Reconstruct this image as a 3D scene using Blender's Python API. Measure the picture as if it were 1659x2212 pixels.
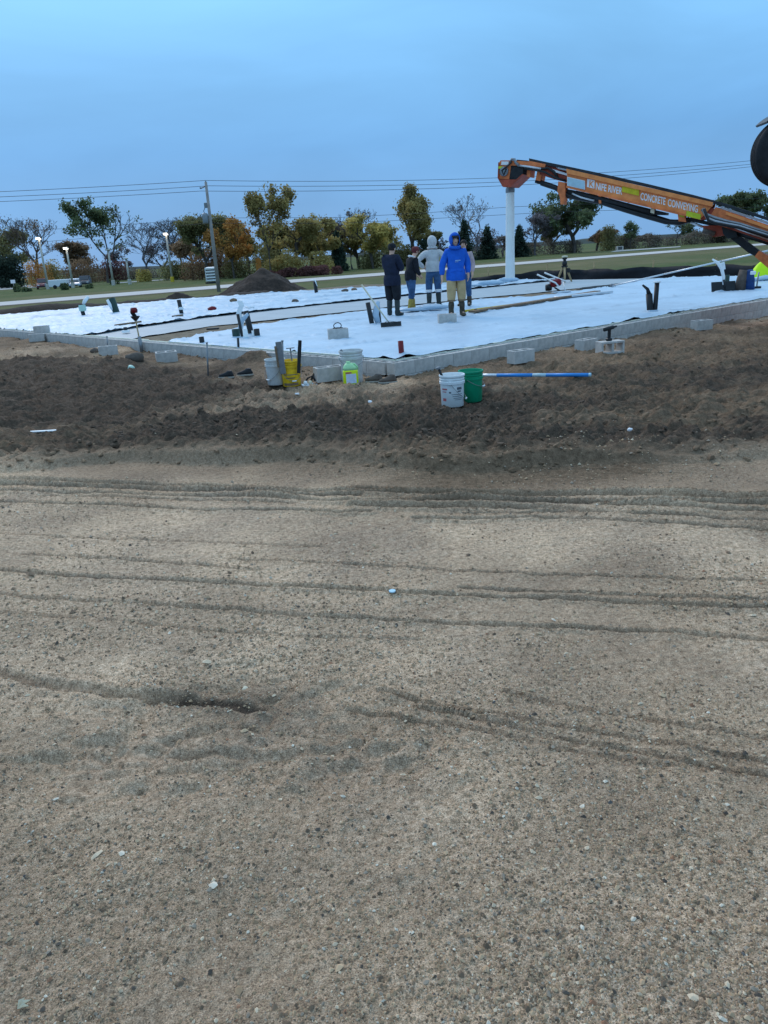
import bpy, bmesh, math, random
import numpy as np
from mathutils import Vector, Matrix
random.seed(7)
R = math.radians
scene = bpy.context.scene
for o in list(bpy.data.objects): bpy.data.objects.remove(o)
col = scene.collection

# ------------------------------------------------------------------ camera
EYE = 1.56                       # eye height above the foundation top (z = 0)
PITCH, ROLL = R(18.66), R(3.43)
fw = Vector((0, math.cos(PITCH), -math.sin(PITCH)))
r0 = Vector((1, 0, 0)); u0 = Vector((0, math.sin(PITCH), math.cos(PITCH)))
rt = r0*math.cos(ROLL) - u0*math.sin(ROLL)
up = r0*math.sin(ROLL) + u0*math.cos(ROLL)
EYEP = Vector((0, 0, EYE))
cd = bpy.data.cameras.new('camera'); cam = bpy.data.objects.new('camera', cd); col.objects.link(cam)
cd.sensor_fit = 'HORIZONTAL'; cd.sensor_width = 36; cd.lens = 36.04
cd.clip_start = 0.05; cd.clip_end = 6000
m = Matrix((rt, up, -fw)).transposed().to_4x4(); m.translation = EYEP
cam.matrix_world = m
scene.camera = cam

# ------------------------------------------------------------------ sky
world = bpy.data.worlds.new('World'); scene.world = world; world.use_nodes = True
nt = world.node_tree; nt.nodes.clear()
def wn(t, **k):
    n = nt.nodes.new(t)
    for a, b in k.items(): setattr(n, a, b)
    return n
wout = wn('ShaderNodeOutputWorld'); wbg = wn('ShaderNodeBackground')
tc = wn('ShaderNodeTexCoord'); sep = wn('ShaderNodeSeparateXYZ')
nt.links.new(tc.outputs['Generated'], sep.inputs[0])
grad = wn('ShaderNodeValToRGB')                       # overcast dusk: the zenith is brighter than the horizon
e = grad.color_ramp.elements
e[0].position = 0.0; e[0].color = (0.160, 0.340, 0.62, 1)
e[1].position = 1.0; e[1].color = (0.54, 0.80, 1.14, 1)
k = e.new(0.12); k.color = (0.148, 0.368, 0.69, 1)
k = e.new(0.28); k.color = (0.245, 0.575, 0.96, 1)
k = e.new(0.5); k.color = (0.40, 0.71, 1.06, 1)
nt.links.new(sep.outputs['Z'], grad.inputs[0])
mp = wn('ShaderNodeMapping'); mp.inputs['Scale'].default_value = (1.0, 1.0, 3.4)
mp.inputs['Rotation'].default_value = (0.12, 0.2, 1.9)
nt.links.new(tc.outputs['Generated'], mp.inputs[0])
nz = wn('ShaderNodeTexNoise'); nz.inputs['Scale'].default_value = 2.3; nz.inputs['Detail'].default_value = 5
nz.inputs['Roughness'].default_value = 0.5; nz.inputs['Distortion'].default_value = 0.5
nt.links.new(mp.outputs[0], nz.inputs['Vector'])
cl = wn('ShaderNodeMapRange'); cl.inputs[1].default_value = 0.3; cl.inputs[2].default_value = 0.7
cl.inputs[3].default_value = 0.88; cl.inputs[4].default_value = 1.13
nt.links.new(nz.outputs[0], cl.inputs[0])
mul = wn('ShaderNodeVectorMath', operation='SCALE')
nt.links.new(grad.outputs[0], mul.inputs[0]); nt.links.new(cl.outputs[0], mul.inputs['Scale'])
sky = wn('ShaderNodeTexSky', sky_type='NISHITA'); sky.sun_disc = False
sky.sun_elevation = R(38); sky.sun_rotation = R(-28)
sks = wn('ShaderNodeVectorMath', operation='SCALE'); sks.inputs['Scale'].default_value = 0.05
nt.links.new(sky.outputs[0], sks.inputs[0])
mix = wn('ShaderNodeMix', data_type='RGBA'); mix.inputs['Factor'].default_value = 0.93
nt.links.new(sks.outputs[0], mix.inputs['A']); nt.links.new(mul.outputs[0], mix.inputs['B'])
nt.links.new(mix.outputs['Result'], wbg.inputs['Color']); wbg.inputs['Strength'].default_value = 1.0
nt.links.new(wbg.outputs[0], wout.inputs['Surface'])

sd = bpy.data.lights.new('sun', 'SUN'); sd.energy = 1.15; sd.angle = R(30); sd.color = (1.0, 0.90, 0.84)
sun = bpy.data.objects.new('sun', sd); col.objects.link(sun)
sun.rotation_euler = (R(-52), 0, R(28))
vs = scene.view_settings
vs.view_transform = 'Standard'; vs.look = 'None'; vs.exposure = 0.25; vs.gamma = 1.0; vs.use_curve_mapping = False
scene.render.resolution_x = 768; scene.render.resolution_y = 1024

# ------------------------------------------------------------------ measuring helpers (survey of the site from the photograph)
FP = 1661.0
def ray(x, y): return fw + rt*((x-829.5)/FP) + up*((1106-y)/FP)
def G(x, y, z=0.0):                       # point of the level z
    d = ray(x, y); return EYEP + d*((z-EYE)/d.z)
def D(x, y, dep):                         # point at the distance dep
    d = ray(x, y); return EYEP + d*(dep/d.y)
SC = EYE/1.65
N0 = Vector((0.3*SC, 12.07*SC)); UD = Vector((.791, .612)); VD = Vector((-.68, .733))
LU, LV = 21.3, 26.0                       # foundation size
def S(u, v, z=0.0):
    p = N0 + UD*u + VD*v; return Vector((p.x, p.y, z))
UA = math.atan2(UD.y, UD.x); VA = math.atan2(VD.y, VD.x)
_den = UD.x*VD.y - UD.y*VD.x
def to_uv(x, y):
    dx, dy = x-N0.x, y-N0.y
    return (dx*VD.y-dy*VD.x)/_den, (UD.x*dy-UD.y*dx)/_den
LAWN = -1.15

# ------------------------------------------------------------------ numpy noise
def vnoise(x, y, seed=0):
    x = np.asarray(x, float); y = np.asarray(y, float)
    ix = np.floor(x).astype(np.int64); iy = np.floor(y).astype(np.int64)
    fx = x-ix; fy = y-iy
    fx = fx*fx*(3-2*fx); fy = fy*fy*(3-2*fy)
    def h(a, b):
        n = (a*374761393 + b*668265263 + seed*974634777) & 0xffffffff
        n = ((n ^ (n >> 13))*1274126177) & 0xffffffff
        return ((n ^ (n >> 16)) & 0xffff)/65535.0
    a = h(ix, iy); b = h(ix+1, iy); c = h(ix, iy+1); d = h(ix+1, iy+1)
    return (a*(1-fx)+b*fx)*(1-fy) + (c*(1-fx)+d*fx)*fy
def fbm(x, y, s, o=4, seed=0, gain=.5):
    t = 0; a = 1; n = 0
    x = np.asarray(x, float); y = np.asarray(y, float)
    for i in range(o):
        ca, sa = math.cos(.7*i+.3), math.sin(.7*i+.3)
        t = t + a*(vnoise((x*ca-y*sa)*s+13.7*i, (x*sa+y*ca)*s+7.1*i, seed+i)*2-1); n += a; a *= gain; s *= 2.03
    return t/n
def sst(a, b, x):
    t = np.clip((x-a)/(b-a), 0, 1); return t*t*(3-2*t)
def pl_dist(X, Y, pts):
    best = np.full(np.shape(X), 1e9)
    for (ax, ay), (bx, by) in zip(pts[:-1], pts[1:]):
        dx, dy = bx-ax, by-ay; L = dx*dx+dy*dy
        t = np.clip(((X-ax)*dx+(Y-ay)*dy)/L, 0, 1)
        best = np.minimum(best, np.hypot(X-ax-t*dx, Y-ay-t*dy))
    return best

# ------------------------------------------------------------------ materials
def mat(name, color, rough=.8, var=.25, scale=8., bump=0., bscale=40., metal=0., color2=None, spec=.3, emit=None, rnd=0., coat=0., attr=None):
    mt = bpy.data.materials.new(name); mt.use_nodes = True
    t = mt.node_tree; b = t.nodes['Principled BSDF']
    b.inputs['Roughness'].default_value = rough; b.inputs['Metallic'].default_value = metal
    b.inputs['Specular IOR Level'].default_value = spec
    if coat: b.inputs['Coat Weight'].default_value = coat
    c = t.nodes.new('ShaderNodeTexCoord')
    n = t.nodes.new('ShaderNodeTexNoise'); n.inputs['Scale'].default_value = scale; n.inputs['Detail'].default_value = 6
    n.inputs['Roughness'].default_value = .65
    t.links.new(c.outputs['Object'], n.inputs['Vector'])
    rp = t.nodes.new('ShaderNodeValToRGB')
    c2 = color2 or tuple(min(1, x*(1+var)) for x in color)
    rp.color_ramp.elements[0].position = .32; rp.color_ramp.elements[1].position = .68
    rp.color_ramp.elements[0].color = (*(x*(1-var) if not color2 else x for x in color), 1)
    rp.color_ramp.elements[1].color = (*c2, 1)
    t.links.new(n.outputs[0], rp.inputs[0])
    out = rp.outputs[0]
    if attr:
        at = t.nodes.new('ShaderNodeAttribute'); at.attribute_name = attr
        mx = t.nodes.new('ShaderNodeMix'); mx.data_type = 'RGBA'; mx.blend_type = 'MULTIPLY'; mx.inputs['Factor'].default_value = 1
        t.links.new(out, mx.inputs['A']); t.links.new(at.outputs['Color'], mx.inputs['B']); out = mx.outputs['Result']
    if rnd:
        oi = t.nodes.new('ShaderNodeObjectInfo')
        mr = t.nodes.new('ShaderNodeMapRange'); mr.inputs[3].default_value = 1-rnd; mr.inputs[4].default_value = 1+rnd
        t.links.new(oi.outputs['Random'], mr.inputs[0])
        sc_ = t.nodes.new('ShaderNodeVectorMath'); sc_.operation = 'SCALE'
        t.links.new(out, sc_.inputs[0]); t.links.new(mr.outputs[0], sc_.inputs['Scale']); out = sc_.outputs[0]
    t.links.new(out, b.inputs['Base Color'])
    if bump:
        n2 = t.nodes.new('ShaderNodeTexNoise'); n2.inputs['Scale'].default_value = bscale; n2.inputs['Detail'].default_value = 5
        t.links.new(c.outputs['Object'], n2.inputs['Vector'])
        bp_ = t.nodes.new('ShaderNodeBump'); bp_.inputs['Strength'].default_value = bump; bp_.inputs['Distance'].default_value = .02
        t.links.new(n2.outputs[0], bp_.inputs['Height']); t.links.new(bp_.outputs[0], b.inputs['Normal'])
    if emit:
        b.inputs['Emission Color'].default_value = (*emit[0], 1); b.inputs['Emission Strength'].default_value = emit[1]
    return mt
M = {}
def defm(key, *a, **k): M[key] = mat(key, *a, **k)
defm('concrete', (.50, .46, .42), .9, .18, 9, .25, 60, rnd=.035)
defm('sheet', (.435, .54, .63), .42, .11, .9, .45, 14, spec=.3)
defm('pale_sheet', (.34, .375, .39), .5, .09, 1.2, .1, 5)
defm('base_soil', (.17, .13, .085), .95, .35, 5, .6, 30)
defm('foam', (.86, .82, .66), .8, .08, 4)
defm('black_plastic', (.016, .017, .018), .45, .3, 6)
defm('dark_rubber', (.022, .024, .026), .75, .3, 10, .2, 40)
defm('green_plastic_dark', (.02, .05, .04), .5, .2)
defm('white_plastic', (.78, .79, .78), .45, .08, 6)
defm('mint_tape', (.45, .62, .52), .6, .1)
defm('red_plastic', (.17, .006, .010), .4, .2)
defm('wood', (.42, .30, .16), .8, .25, 5, .2, 30)
defm('old_wood', (.20, .13, .08), .9, .3, 6, .2, 30)
defm('pale_wood', (.62, .55, .40), .8, .15, 6)
defm('rust_steel', (.12, .085, .065), .7, .4, 20, metal=.3)
defm('grey_steel', (.24, .25, .26), .5, .2, 12, metal=.6)
defm('alu', (.62, .64, .66), .38, .1, 8, metal=.5)
defm('stone', (.30, .27, .23), .9, .3, 10, .4, 30)
defm('boulder_dark', (.13, .10, .08), .9, .3, 10, .4, 30)
defm('dark_soil', (.040, .027, .020), .97, .45, 7, 1., 18)
defm('skin', (.62, .36, .25), .55, .1, 12)
defm('hair', (.02, .014, .01), .7, .3, 30)
defm('black_cloth', (.014, .015, .019), .95, .35, 6, .9, 14)
defm('navy_cloth', (.014, .018, .036), .95, .35, 6, .9, 14)
defm('grey_cloth', (.52, .51, .50), .95, .14, 6, .9, 14)
defm('blue_cloth', (.012, .105, .50), .9, .18, 5, .5, 16)
defm('jeans', (.045, .10, .20), .95, .3, 9, .4, 18)
defm('khaki', (.50, .34, .17), .95, .16, 8, .5, 18)
defm('mud_boot', (.07, .055, .038), .8, .5, 9)
defm('rubber_boot', (.035, .045, .042), .6, .4, 8)
defm('tan_boot', (.40, .28, .06), .75, .3, 7)
defm('white_cloth', (.75, .75, .76), .9, .08, 6)
defm('pink_cloth', (.46, .34, .34), .9, .15, 6)
defm('maroon_cloth', (.14, .03, .03), .9, .2, 6)
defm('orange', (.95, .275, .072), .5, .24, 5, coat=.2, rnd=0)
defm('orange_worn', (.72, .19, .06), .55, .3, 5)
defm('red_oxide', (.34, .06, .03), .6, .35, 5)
defm('decal_white', (.82, .80, .80), .5, .05, 9)
defm('decal_blue', (.42, .58, .64), .5, .14, 7)
defm('tape_yellow', (.62, .50, .02), .6, .2, 12)
defm('tape_lime', (.52, .58, .03), .6, .15, 12)
defm('belt', (.035, .038, .042), .8, .3, 6, .3, 20)
defm('belt_edge', (.33, .34, .36), .6, .2, 6)
defm('hose_pale', (.78, .78, .74), .55, .06, 4)
defm('tyre', (.022, .023, .026), .85, .3, 12, .2, 40)
defm('rim', (.55, .56, .56), .4, .15, 8, metal=.4)
defm('truck_white', (.70, .71, .72), .4, .05, 2, coat=.3)
defm('silt', (.012, .013, .017), .75, .35, 3, .4, 9)
defm('asphalt', (.52, .47, .43), .9, .08, .25, .1, 3)
defm('pale_concrete', (.40, .37, .34), .9, .08, .3)
defm('pole_wood', (.30, .27, .25), .9, .2, 2)
defm('pole_metal', (.50, .46, .40), .7, .12, .6)
defm('wire', (.035, .035, .04), .7, .1)
defm('yellow_paint', (.62, .44, .03), .6, .1)
defm('lamp_lit', (.9, .9, .85), .5, .02, emit=((1, .93, .80), 3.2))
defm('car_red', (.14, .012, .016), .3, .05, coat=.6)
defm('car_silver', (.34, .38, .42), .3, .05, metal=.4, coat=.5)
defm('car_dark', (.03, .035, .045), .3, .05, coat=.6)
defm('car_white', (.74, .75, .76), .35, .04)
defm('glass', (.02, .026, .032), .08, .05, spec=.6)
defm('headlamp', (.7, .72, .74), .2, .05)
defm('neon', (.62, .92, .01), .6, .06)
defm('neon_fluid', (.72, .86, .02), .35, .05)
defm('neon_cap', (.40, .70, .36), .45, .08)
defm('label_paper', (.60, .66, .78), .6, .12, 25)
defm('bucket_yellow', (.80, .48, .02), .45, .3, 9)
defm('bucket_green', (.004, .27, .13), .4, .12, 7)
defm('bucket_grey', (.58, .58, .56), .5, .18, 8)
defm('blue_pole', (.03, .24, .62), .35, .1, 6)
defm('print_red', (.50, .12, .12), .6, .2, 30)
defm('print_dark', (.12, .13, .15), .6, .4, 30)
defm('orange_marker', (.60, .22, .04), .6, .1)
defm('blue_wrap', (.015, .05, .16), .8, .35, 6)
defm('brown_wrap', (.10, .075, .06), .85, .35, 6)
defm('disc_blue', (.45, .66, .75), .5, .1)

# ------------------------------------------------------------------ mesh helpers
def link(o, parent=None):
    col.objects.link(o)
    if parent is not None: o.parent = parent
    return o
class MB:
    def __init__(s): s.v = []; s.f = []
    def add(s, vs, fs):
        b = len(s.v); s.v += [tuple(p) for p in vs]; s.f += [tuple(i+b for i in f) for f in fs]; return s
    def box(s, c, size, rot=None, bev=0.):
        x, y, z = (a/2 for a in size); c = Vector(c)
        if bev:
            b = min(bev, .45*min(size)); vs = []
            for sx in (-1, 1):
                for sy in (-1, 1):
                    for sz in (-1, 1):
                        vs += [(sx*x, sy*(y-b), sz*(z-b)), (sx*(x-b), sy*y, sz*(z-b)), (sx*(x-b), sy*(y-b), sz*z)]
            bm = bmesh.new()
            for p in vs: bm.verts.new(p)
            bmesh.ops.convex_hull(bm, input=list(bm.verts))
            bm.verts.index_update()
            vv = [v.co.copy() for v in bm.verts]; ff = [[v.index for v in f.verts] for f in bm.faces]; bm.free()
        else:
            vv = [Vector((sx*x, sy*y, sz*z)) for sx in (-1, 1) for sy in (-1, 1) for sz in (-1, 1)]
            ff = [(0, 1, 3, 2), (4, 6, 7, 5), (0, 4, 5, 1), (2, 3, 7, 6), (0, 2, 6, 4), (1, 5, 7, 3)]
        if rot is not None: vv = [rot @ p for p in vv]
        return s.add([p+c for p in vv], ff)
    def path(s, pts, rad, n=8, caps=True, ell=1.):
        pts = [Vector(p) for p in pts]
        if not hasattr(rad, '__len__'): rad = [rad]*len(pts)
        vs = []; fs = []; ref = None
        for i, p in enumerate(pts):
            d = (pts[min(i+1, len(pts)-1)]-pts[max(i-1, 0)])
            if d.length < 1e-9: d = Vector((0, 0, 1))
            d.normalize()
            if ref is None:
                ref = Vector((1, 0, 0)) if abs(d.x) < .8 else Vector((0, 1, 0))
            a = (ref - d*ref.dot(d)).normalized(); b = d.cross(a); ref = a
            for k in range(n):
                t = 2*math.pi*k/n
                vs.append(p + a*math.cos(t)*rad[i] + b*math.sin(t)*rad[i]*ell)
        for i in range(len(pts)-1):
            for k in range(n):
                fs.append((i*n+k, i*n+(k+1) % n, (i+1)*n+(k+1) % n, (i+1)*n+k))
        if caps:
            fs.append(tuple(range(n-1, -1, -1))); o = (len(pts)-1)*n; fs.append(tuple(o+k for k in range(n)))
        return s.add(vs, fs)
    def lathe(s, prof, n=24, c=(0, 0, 0), rot=None, sy=1.):
        vs = []; fs = []; c = Vector(c)
        for r_, z in prof:
            for k in range(n):
                t = 2*math.pi*k/n; p = Vector((r_*math.cos(t), sy*r_*math.sin(t), z))
                vs.append((rot @ p if rot is not None else p)+c)
        for i in range(len(prof)-1):
            for k in range(n): fs.append((i*n+k, i*n+(k+1) % n, (i+1)*n+(k+1) % n, (i+1)*n+k))
        return s.add(vs, fs)
    def prism(s, front, back):
        n = len(front)
        return s.add(list(front)+list(back), [tuple(range(n)), tuple(range(2*n-1, n-1, -1))] + [(i, i+n, (i+1) % n+n, (i+1) % n) for i in range(n)])
    def blob(s, c, rad, seed=0, n=10, rough=.2, flat=None):
        vs = []; fs = []; m_ = n//2+1; c = Vector(c)
        rr = random.Random(seed)
        ph = [rr.uniform(0, 6) for _ in range(6)]
        for i in range(m_):
            th = math.pi*(i+.001)/(m_-1)*.999
            for k in range(n):
                t = 2*math.pi*k/n
                d = Vector((math.sin(th)*math.cos(t), math.sin(th)*math.sin(t), math.cos(th)))
                q = 1+rough*(math.sin(2.3*d.x+ph[0]+2*d.y)+math.sin(3.1*d.y+ph[1]+d.z*2)+math.sin(3.7*d.z+ph[2]+2.9*d.x))/2
                p = Vector((d.x*rad[0], d.y*rad[1], d.z*rad[2]))*q
                if flat is not None: p.z = max(p.z, flat)
                vs.append(p+c)
        for i in range(m_-1):
            for k in range(n): fs.append((i*n+k, (i+1)*n+k, (i+1)*n+(k+1) % n, i*n+(k+1) % n))
        return s.add(vs, fs)
    def build(s, name, material, parent=None, smooth=False, loc=None):
        me = bpy.data.meshes.new(name); me.from_pydata(s.v, [], s.f)
        bm = bmesh.new(); bm.from_mesh(me); bmesh.ops.recalc_face_normals(bm, faces=bm.faces); bm.to_mesh(me); bm.free()
        me.materials.append(M[material] if isinstance(material, str) else material)
        if smooth:
            for p in me.polygons: p.use_smooth = True
        o = bpy.data.objects.new(name, me)
        if loc is not None: o.location = loc
        return link(o, parent)
def tag(o, label=None, cat=None, group=None, kind=None):
    if label: o['label'] = label
    if cat: o['category'] = cat
    if group: o['group'] = group
    if kind: o['kind'] = kind
    return o
def empty(name, loc, rz=0., label=None, cat=None, group=None):
    o = bpy.data.objects.new(name, None); o.empty_display_size = .1
    o.location = loc; o.rotation_euler = (0, 0, rz); link(o)
    return tag(o, label, cat, group)
def copy_tree(o, parent=None):
    c = o.copy(); link(c, parent)
    for ch in [x for x in list(bpy.data.objects) if x.parent == o]: copy_tree(ch, c)
    return c
def rz(a): return Matrix.Rotation(a, 3, 'Z')
def np_mesh(name, verts, faces, material, smooth=True, parent=None):
    me = bpy.data.meshes.new(name)
    nv = len(verts); nf = len(faces); k = faces.shape[1]
    me.vertices.add(nv); me.vertices.foreach_set('co', np.ascontiguousarray(verts, np.float32).ravel())
    me.loops.add(nf*k); me.loops.foreach_set('vertex_index', np.ascontiguousarray(faces, np.int32).ravel())
    me.polygons.add(nf); me.polygons.foreach_set('loop_start', np.arange(0, nf*k, k, dtype=np.int32))
    me.polygons.foreach_set('loop_total', np.full(nf, k, np.int32))
    me.polygons.foreach_set('use_smooth', np.full(nf, smooth, bool))
    me.update(calc_edges=True); me.validate()
    me.materials.append(M[material] if isinstance(material, str) else material)
    return link(bpy.data.objects.new(name, me), parent)
def grid_faces(nx, ny):
    i = np.arange(nx-1)[None, :] + np.arange(ny-1)[:, None]*nx
    i = i.ravel(); return np.stack([i, i+1, i+1+nx, i+nx], 1)
def set_attr(o, name, arr):
    a = o.data.attributes.new(name, 'FLOAT', 'POINT'); a.data.foreach_set('value', np.ascontiguousarray(arr, np.float32).ravel())

# ------------------------------------------------------------------ terrain shape
def w2(pts, z=-.12): return [tuple(G(x, y, z)[:2]) for x, y in pts]
TR = [  # wheel ruts: polyline, depth, half width
    (w2([(-300, 1022), (0, 1037), (300, 1047), (640, 1068), (780, 1066), (1000, 1076), (1300, 1080), (1659, 1086), (2000, 1100)]), .045, .05),
    (w2([(-300, 1045), (0, 1058), (400, 1072), (700, 1087), (1000, 1090), (1659, 1108), (2000, 1120)]), .03, .035),
    (w2([(-300, 1068), (0, 1084), (250, 1094), (450, 1106), (800, 1112)]), .02, .03),
    (w2([(760, 1098), (1100, 1104), (1659, 1132), (2000, 1150)]), .025, .035),
    (w2([(900, 1125), (1300, 1130), (1659, 1152)]), .02, .03),
    (w2([(-300, 1030), (0, 1046), (300, 1056), (640, 1077), (780, 1075)]), .022, .018),
    (w2([(700, 1058), (1000, 1066), (1300, 1070), (1659, 1076), (2000, 1088)]), .022, .018),
    (w2([(860, 1083), (1200, 1092), (1659, 1096), (2000, 1110)]), .022, .016),
    (w2([(1000, 1115), (1400, 1118), (1800, 1142)]), .02, .016),
    (w2([(100, 1070), (420, 1082), (640, 1094)]), .016, .014),
    (w2([(500, 1215), (900, 1236), (1300, 1250), (1659, 1262)]), .010, .014),
    (w2([(1000, 1275), (1400, 1290), (1800, 1312)]), .014, .016),
    (w2([(-100, 1150), (300, 1172), (700, 1190)]), .008, .014),
    (w2([(0, 1330), (500, 1372), (900, 1392)]), .008, .012),
    (w2([(60, 1202), (300, 1216), (560, 1240)]), .012, .02),
    (w2([(-200, 1222), (0, 1238), (400, 1264), (900, 1292), (1200, 1296), (1659, 1322), (1900, 1340)]), .016, .024),
    (w2([(-200, 1272), (0, 1290), (400, 1322), (900, 1352), (1400, 1372), (1659, 1390)]), .012, .02),
    (w2([(820, 1500), (1000, 1545), (1250, 1585), (1500, 1632), (1760, 1690)]), .014, .012),
    (w2([(900, 1535), (1100, 1580), (1350, 1632), (1659, 1700), (1800, 1735)]), .014, .012),
    (w2([(760, 1535), (950, 1570), (1200, 1622), (1450, 1672)]), .011, .011),
    (w2([(1090, 1505), (1300, 1548), (1659, 1612), (1800, 1640)]), .010, .012),
    (w2([(-100, 1440), (100, 1478), (250, 1505), (420, 1520), (560, 1535)]), .012, .035),
]
HUMP = [(30, 722, 1.0, .27), (-60, 720, 1.2, .34), (110, 735, .6, .16), (40, 800, 1.2, .16), (200, 830, 1.0, .12), (310, 752, .55, .16), (395, 757, .5, .15), (560, 790, .6, .20), (690, 796, .35, .10),
        (250, 735, .5, .10), (150, 770, .6, .1), (250, 800, .7, .08), (520, 930, .8, .06), (1180, 930, 1.0, .05), (1400, 860, 1.2, .05)]
HUMP = [(*G(x, y, -.22)[:2], r_, h_) for x, y, r_, h_ in HUMP]
DARKP = [(220, 835, 2.2, 1.2), (60, 800, 1.8, 1.), (120, 880, 1.2, .8), (560, 935, 1.3, .9), (780, 950, 1.2, .8), (980, 905, .9, .9), (1180, 880, 1.0, .55), (1000, 850, .8, .5), (1400, 985, .9, .7),
         (1620, 985, .8, .6), (1560, 820, 1.3, .5), (350, 960, .8, .5), (1150, 1000, .5, .5), (500, 1540, .18, .55), (400, 1530, .15, .45), (600, 1560, .2, .3), (60, 1620, .12, .35), (170, 1650, .12, .3), (690, 1690, .12, .35), (1560, 1640, .2, .3), (1250, 1560, .2, .2)]
DARKP = [(*G(x, y, -.15)[:2], r_, a_) for x, y, r_, a_ in DARKP]
BROWNP = [(60, 960, 1.0, .8), (330, 975, 1.0, .8), (650, 1010, .8, .7), (1000, 1025, .8, .9), (1250, 1025, .6, .8), (1450, 900, 2.2, .7), (1600, 730, 3.5, .9), (560, 780, 1.2, .9), (60, 730, 2.5, .9), (400, 760, 1.5, .8), (1250, 790, 1.6, .8), (1000, 800, .8, .6)]
BROWNP = [(*G(x, y, -.15)[:2], r_, a_) for x, y, r_, a_ in BROWNP]
def tline(X, Y): return Y + .22*X - 6.15 + .18*np.sin(X*1.3+.5) + .10*np.sin(X*3.1)
def terrain(X, Y, full=False):
    X = np.asarray(X, float); Y = np.asarray(Y, float)
    u, v = to_uv(X, Y)
    t = tline(X, Y)
    rough = sst(-.05, .5, t)
    z = -.10 - .10*sst(4., 11., Y) - .22*sst(3., 11., X)*sst(9, 17, Y)
    n1 = fbm(X, Y, .9, 4, 3); n2 = fbm(X, Y, 4.5, 4, 11); n3 = fbm(X, Y, 16., 3, 21); n4 = fbm(X, Y, 60., 3, 31)
    clod = np.abs(fbm(X, Y, 7., 4, 41, .6))
    packed = 1-rough
    near_wall = np.minimum(u, v); sm = sst(-1.9, -.5, near_wall)      # smoother strip beside the wall
    amp = rough*(1-.55*sm)
    z = z + .02*n1 + amp*(.09*n1 + .085*n2 + .075*n3 + .09*clod) + packed*(.008*n2+.009*n3) + .0035*n4
    z = z + .06*np.exp(-((t-.35)/.28)**2)*(.6+.8*vnoise(X*1.1, Y*.3, 5))     # low bank along the haul road
    z = z + .075*sst(0., .10, t)*sst(1.6, .4, t)*(.25+1.2*vnoise(X*.8, Y*0, 6))
    ripple = np.exp(-((t+.12)/.22)**2)*sst(-1.5, 0, X)*sst(3.2, 1.5, X)
    z = z + ripple*.008*np.sin((Y+.22*X)*2*math.pi/.055 + 1.2*np.sin(X*2))
    wob = .02*fbm(X, Y, 2.2, 2, 51)
    for pts, dep, w in TR:
        d = pl_dist(X+wob, Y+wob, pts)
        k = .55+.9*vnoise(X*2.2, Y*2.2, 61)
        dep = dep*1.5; w = w*.8
        z = z - dep*k*np.exp(-(d/w)**4) + .5*dep*k*np.exp(-((d-1.8*w)/(.7*w))**2)
    # loose ground in the foreground
    fore = sst(2.9, 2.3, Y+.12*X)
    z = z + fore*(.016*fbm(X, Y, 3.2, 3, 71)+.012*np.abs(fbm(X, Y, 8., 3, 81)))
    lump = np.exp(-(((X+.95)/.6)**2+((Y-2.45)/.32)**2)) + .8*np.exp(-(((X+.1)/.35)**2+((Y-2.3)/.22)**2)) + .5*np.exp(-(((X+.5)/.5)**2+((Y-2.8)/.2)**2))
    ridg = np.clip(1-np.abs(fbm(X*1.0+.4*Y, Y*1.6-.3*X, 5., 3, 91))*3, 0, 1)
    z = z - lump*.045*ridg + lump*.02*n2
    z = z - .02*np.exp(-((X+.62)/.3)**2-((Y-2.92)/.12)**2)
    for hx, hy, hr, hh in HUMP:
        z = z + hh*np.exp(-((X-hx)**2+(Y-hy)**2)/(hr*hr)*1.6)*(1+.35*n2)
    # under the slab and out to the lawn
    ins = np.minimum(u, v)
    inside = (u > -.02) & (v > -.02) & (u < LU) & (v < LV)
    z = np.where(inside, np.minimum(z, -.30), z)
    out = np.maximum(u-(LU+.6), v-(LV+.4))
    out = np.maximum(out, np.maximum(np.abs(X)-30, Y-70))
    k = sst(0, 3.5, out)
    z = z*(1-k) + (LAWN-.25)*k
    if not full: return z
    gb = 0
    for hx, hy, hr, a_ in DARKP: gb = gb + a_*np.exp(-((X-hx)**2+(Y-hy)**2)/(hr*hr))
    dark = np.clip(gb*1.1 + .9*fbm(X, Y, 1.6, 5, 101, .65)*rough + .30*rough*(1-.6*sm), 0, 1)*(.25+.75*np.maximum(rough, np.exp(-((Y-2.9)/.4)**2)))
    gb = 0
    for hx, hy, hr, a_ in BROWNP: gb = gb + a_*np.exp(-((X-hx)**2+(Y-hy)**2)/(hr*hr))
    brown = np.clip(gb*.9 + .7*fbm(X, Y, 2.1, 5, 111, .65)*rough + .50*rough, 0, 1)
    coarse = np.clip(.1+1.2*fbm(X, Y, .8, 4, 121, .6)+.22*sst(2.6, 1.6, Y), 0, .7)*(1-rough); brown = np.clip(brown+coarse*.55, 0, 1)
    rut = 0
    for pts, dep, w in TR: rut = rut + np.minimum(1.2, dep/.016)*np.exp(-(pl_dist(X+wob, Y+wob, pts)/(w*.75))**4)*(.35+.9*vnoise(X*3, Y*3, 63))
    brown = np.clip(brown + .1*np.clip(rut, 0, 1), 0, 1); dark = np.clip(dark + .85*np.clip(rut, 0, 1), 0, 1)
    return z, dark, brown, rough
def land(x, y):                            # ground point seen in that direction
    z = -.2
    for _ in range(8):
        p = G(x, y, z); z = .5*z+.5*float(terrain(np.array([p.x]), np.array([p.y]))[0])
    return Vector((p.x, p.y, z))
def land_z(x, y): return float(terrain(np.array([x]), np.array([y]))[0])

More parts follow.
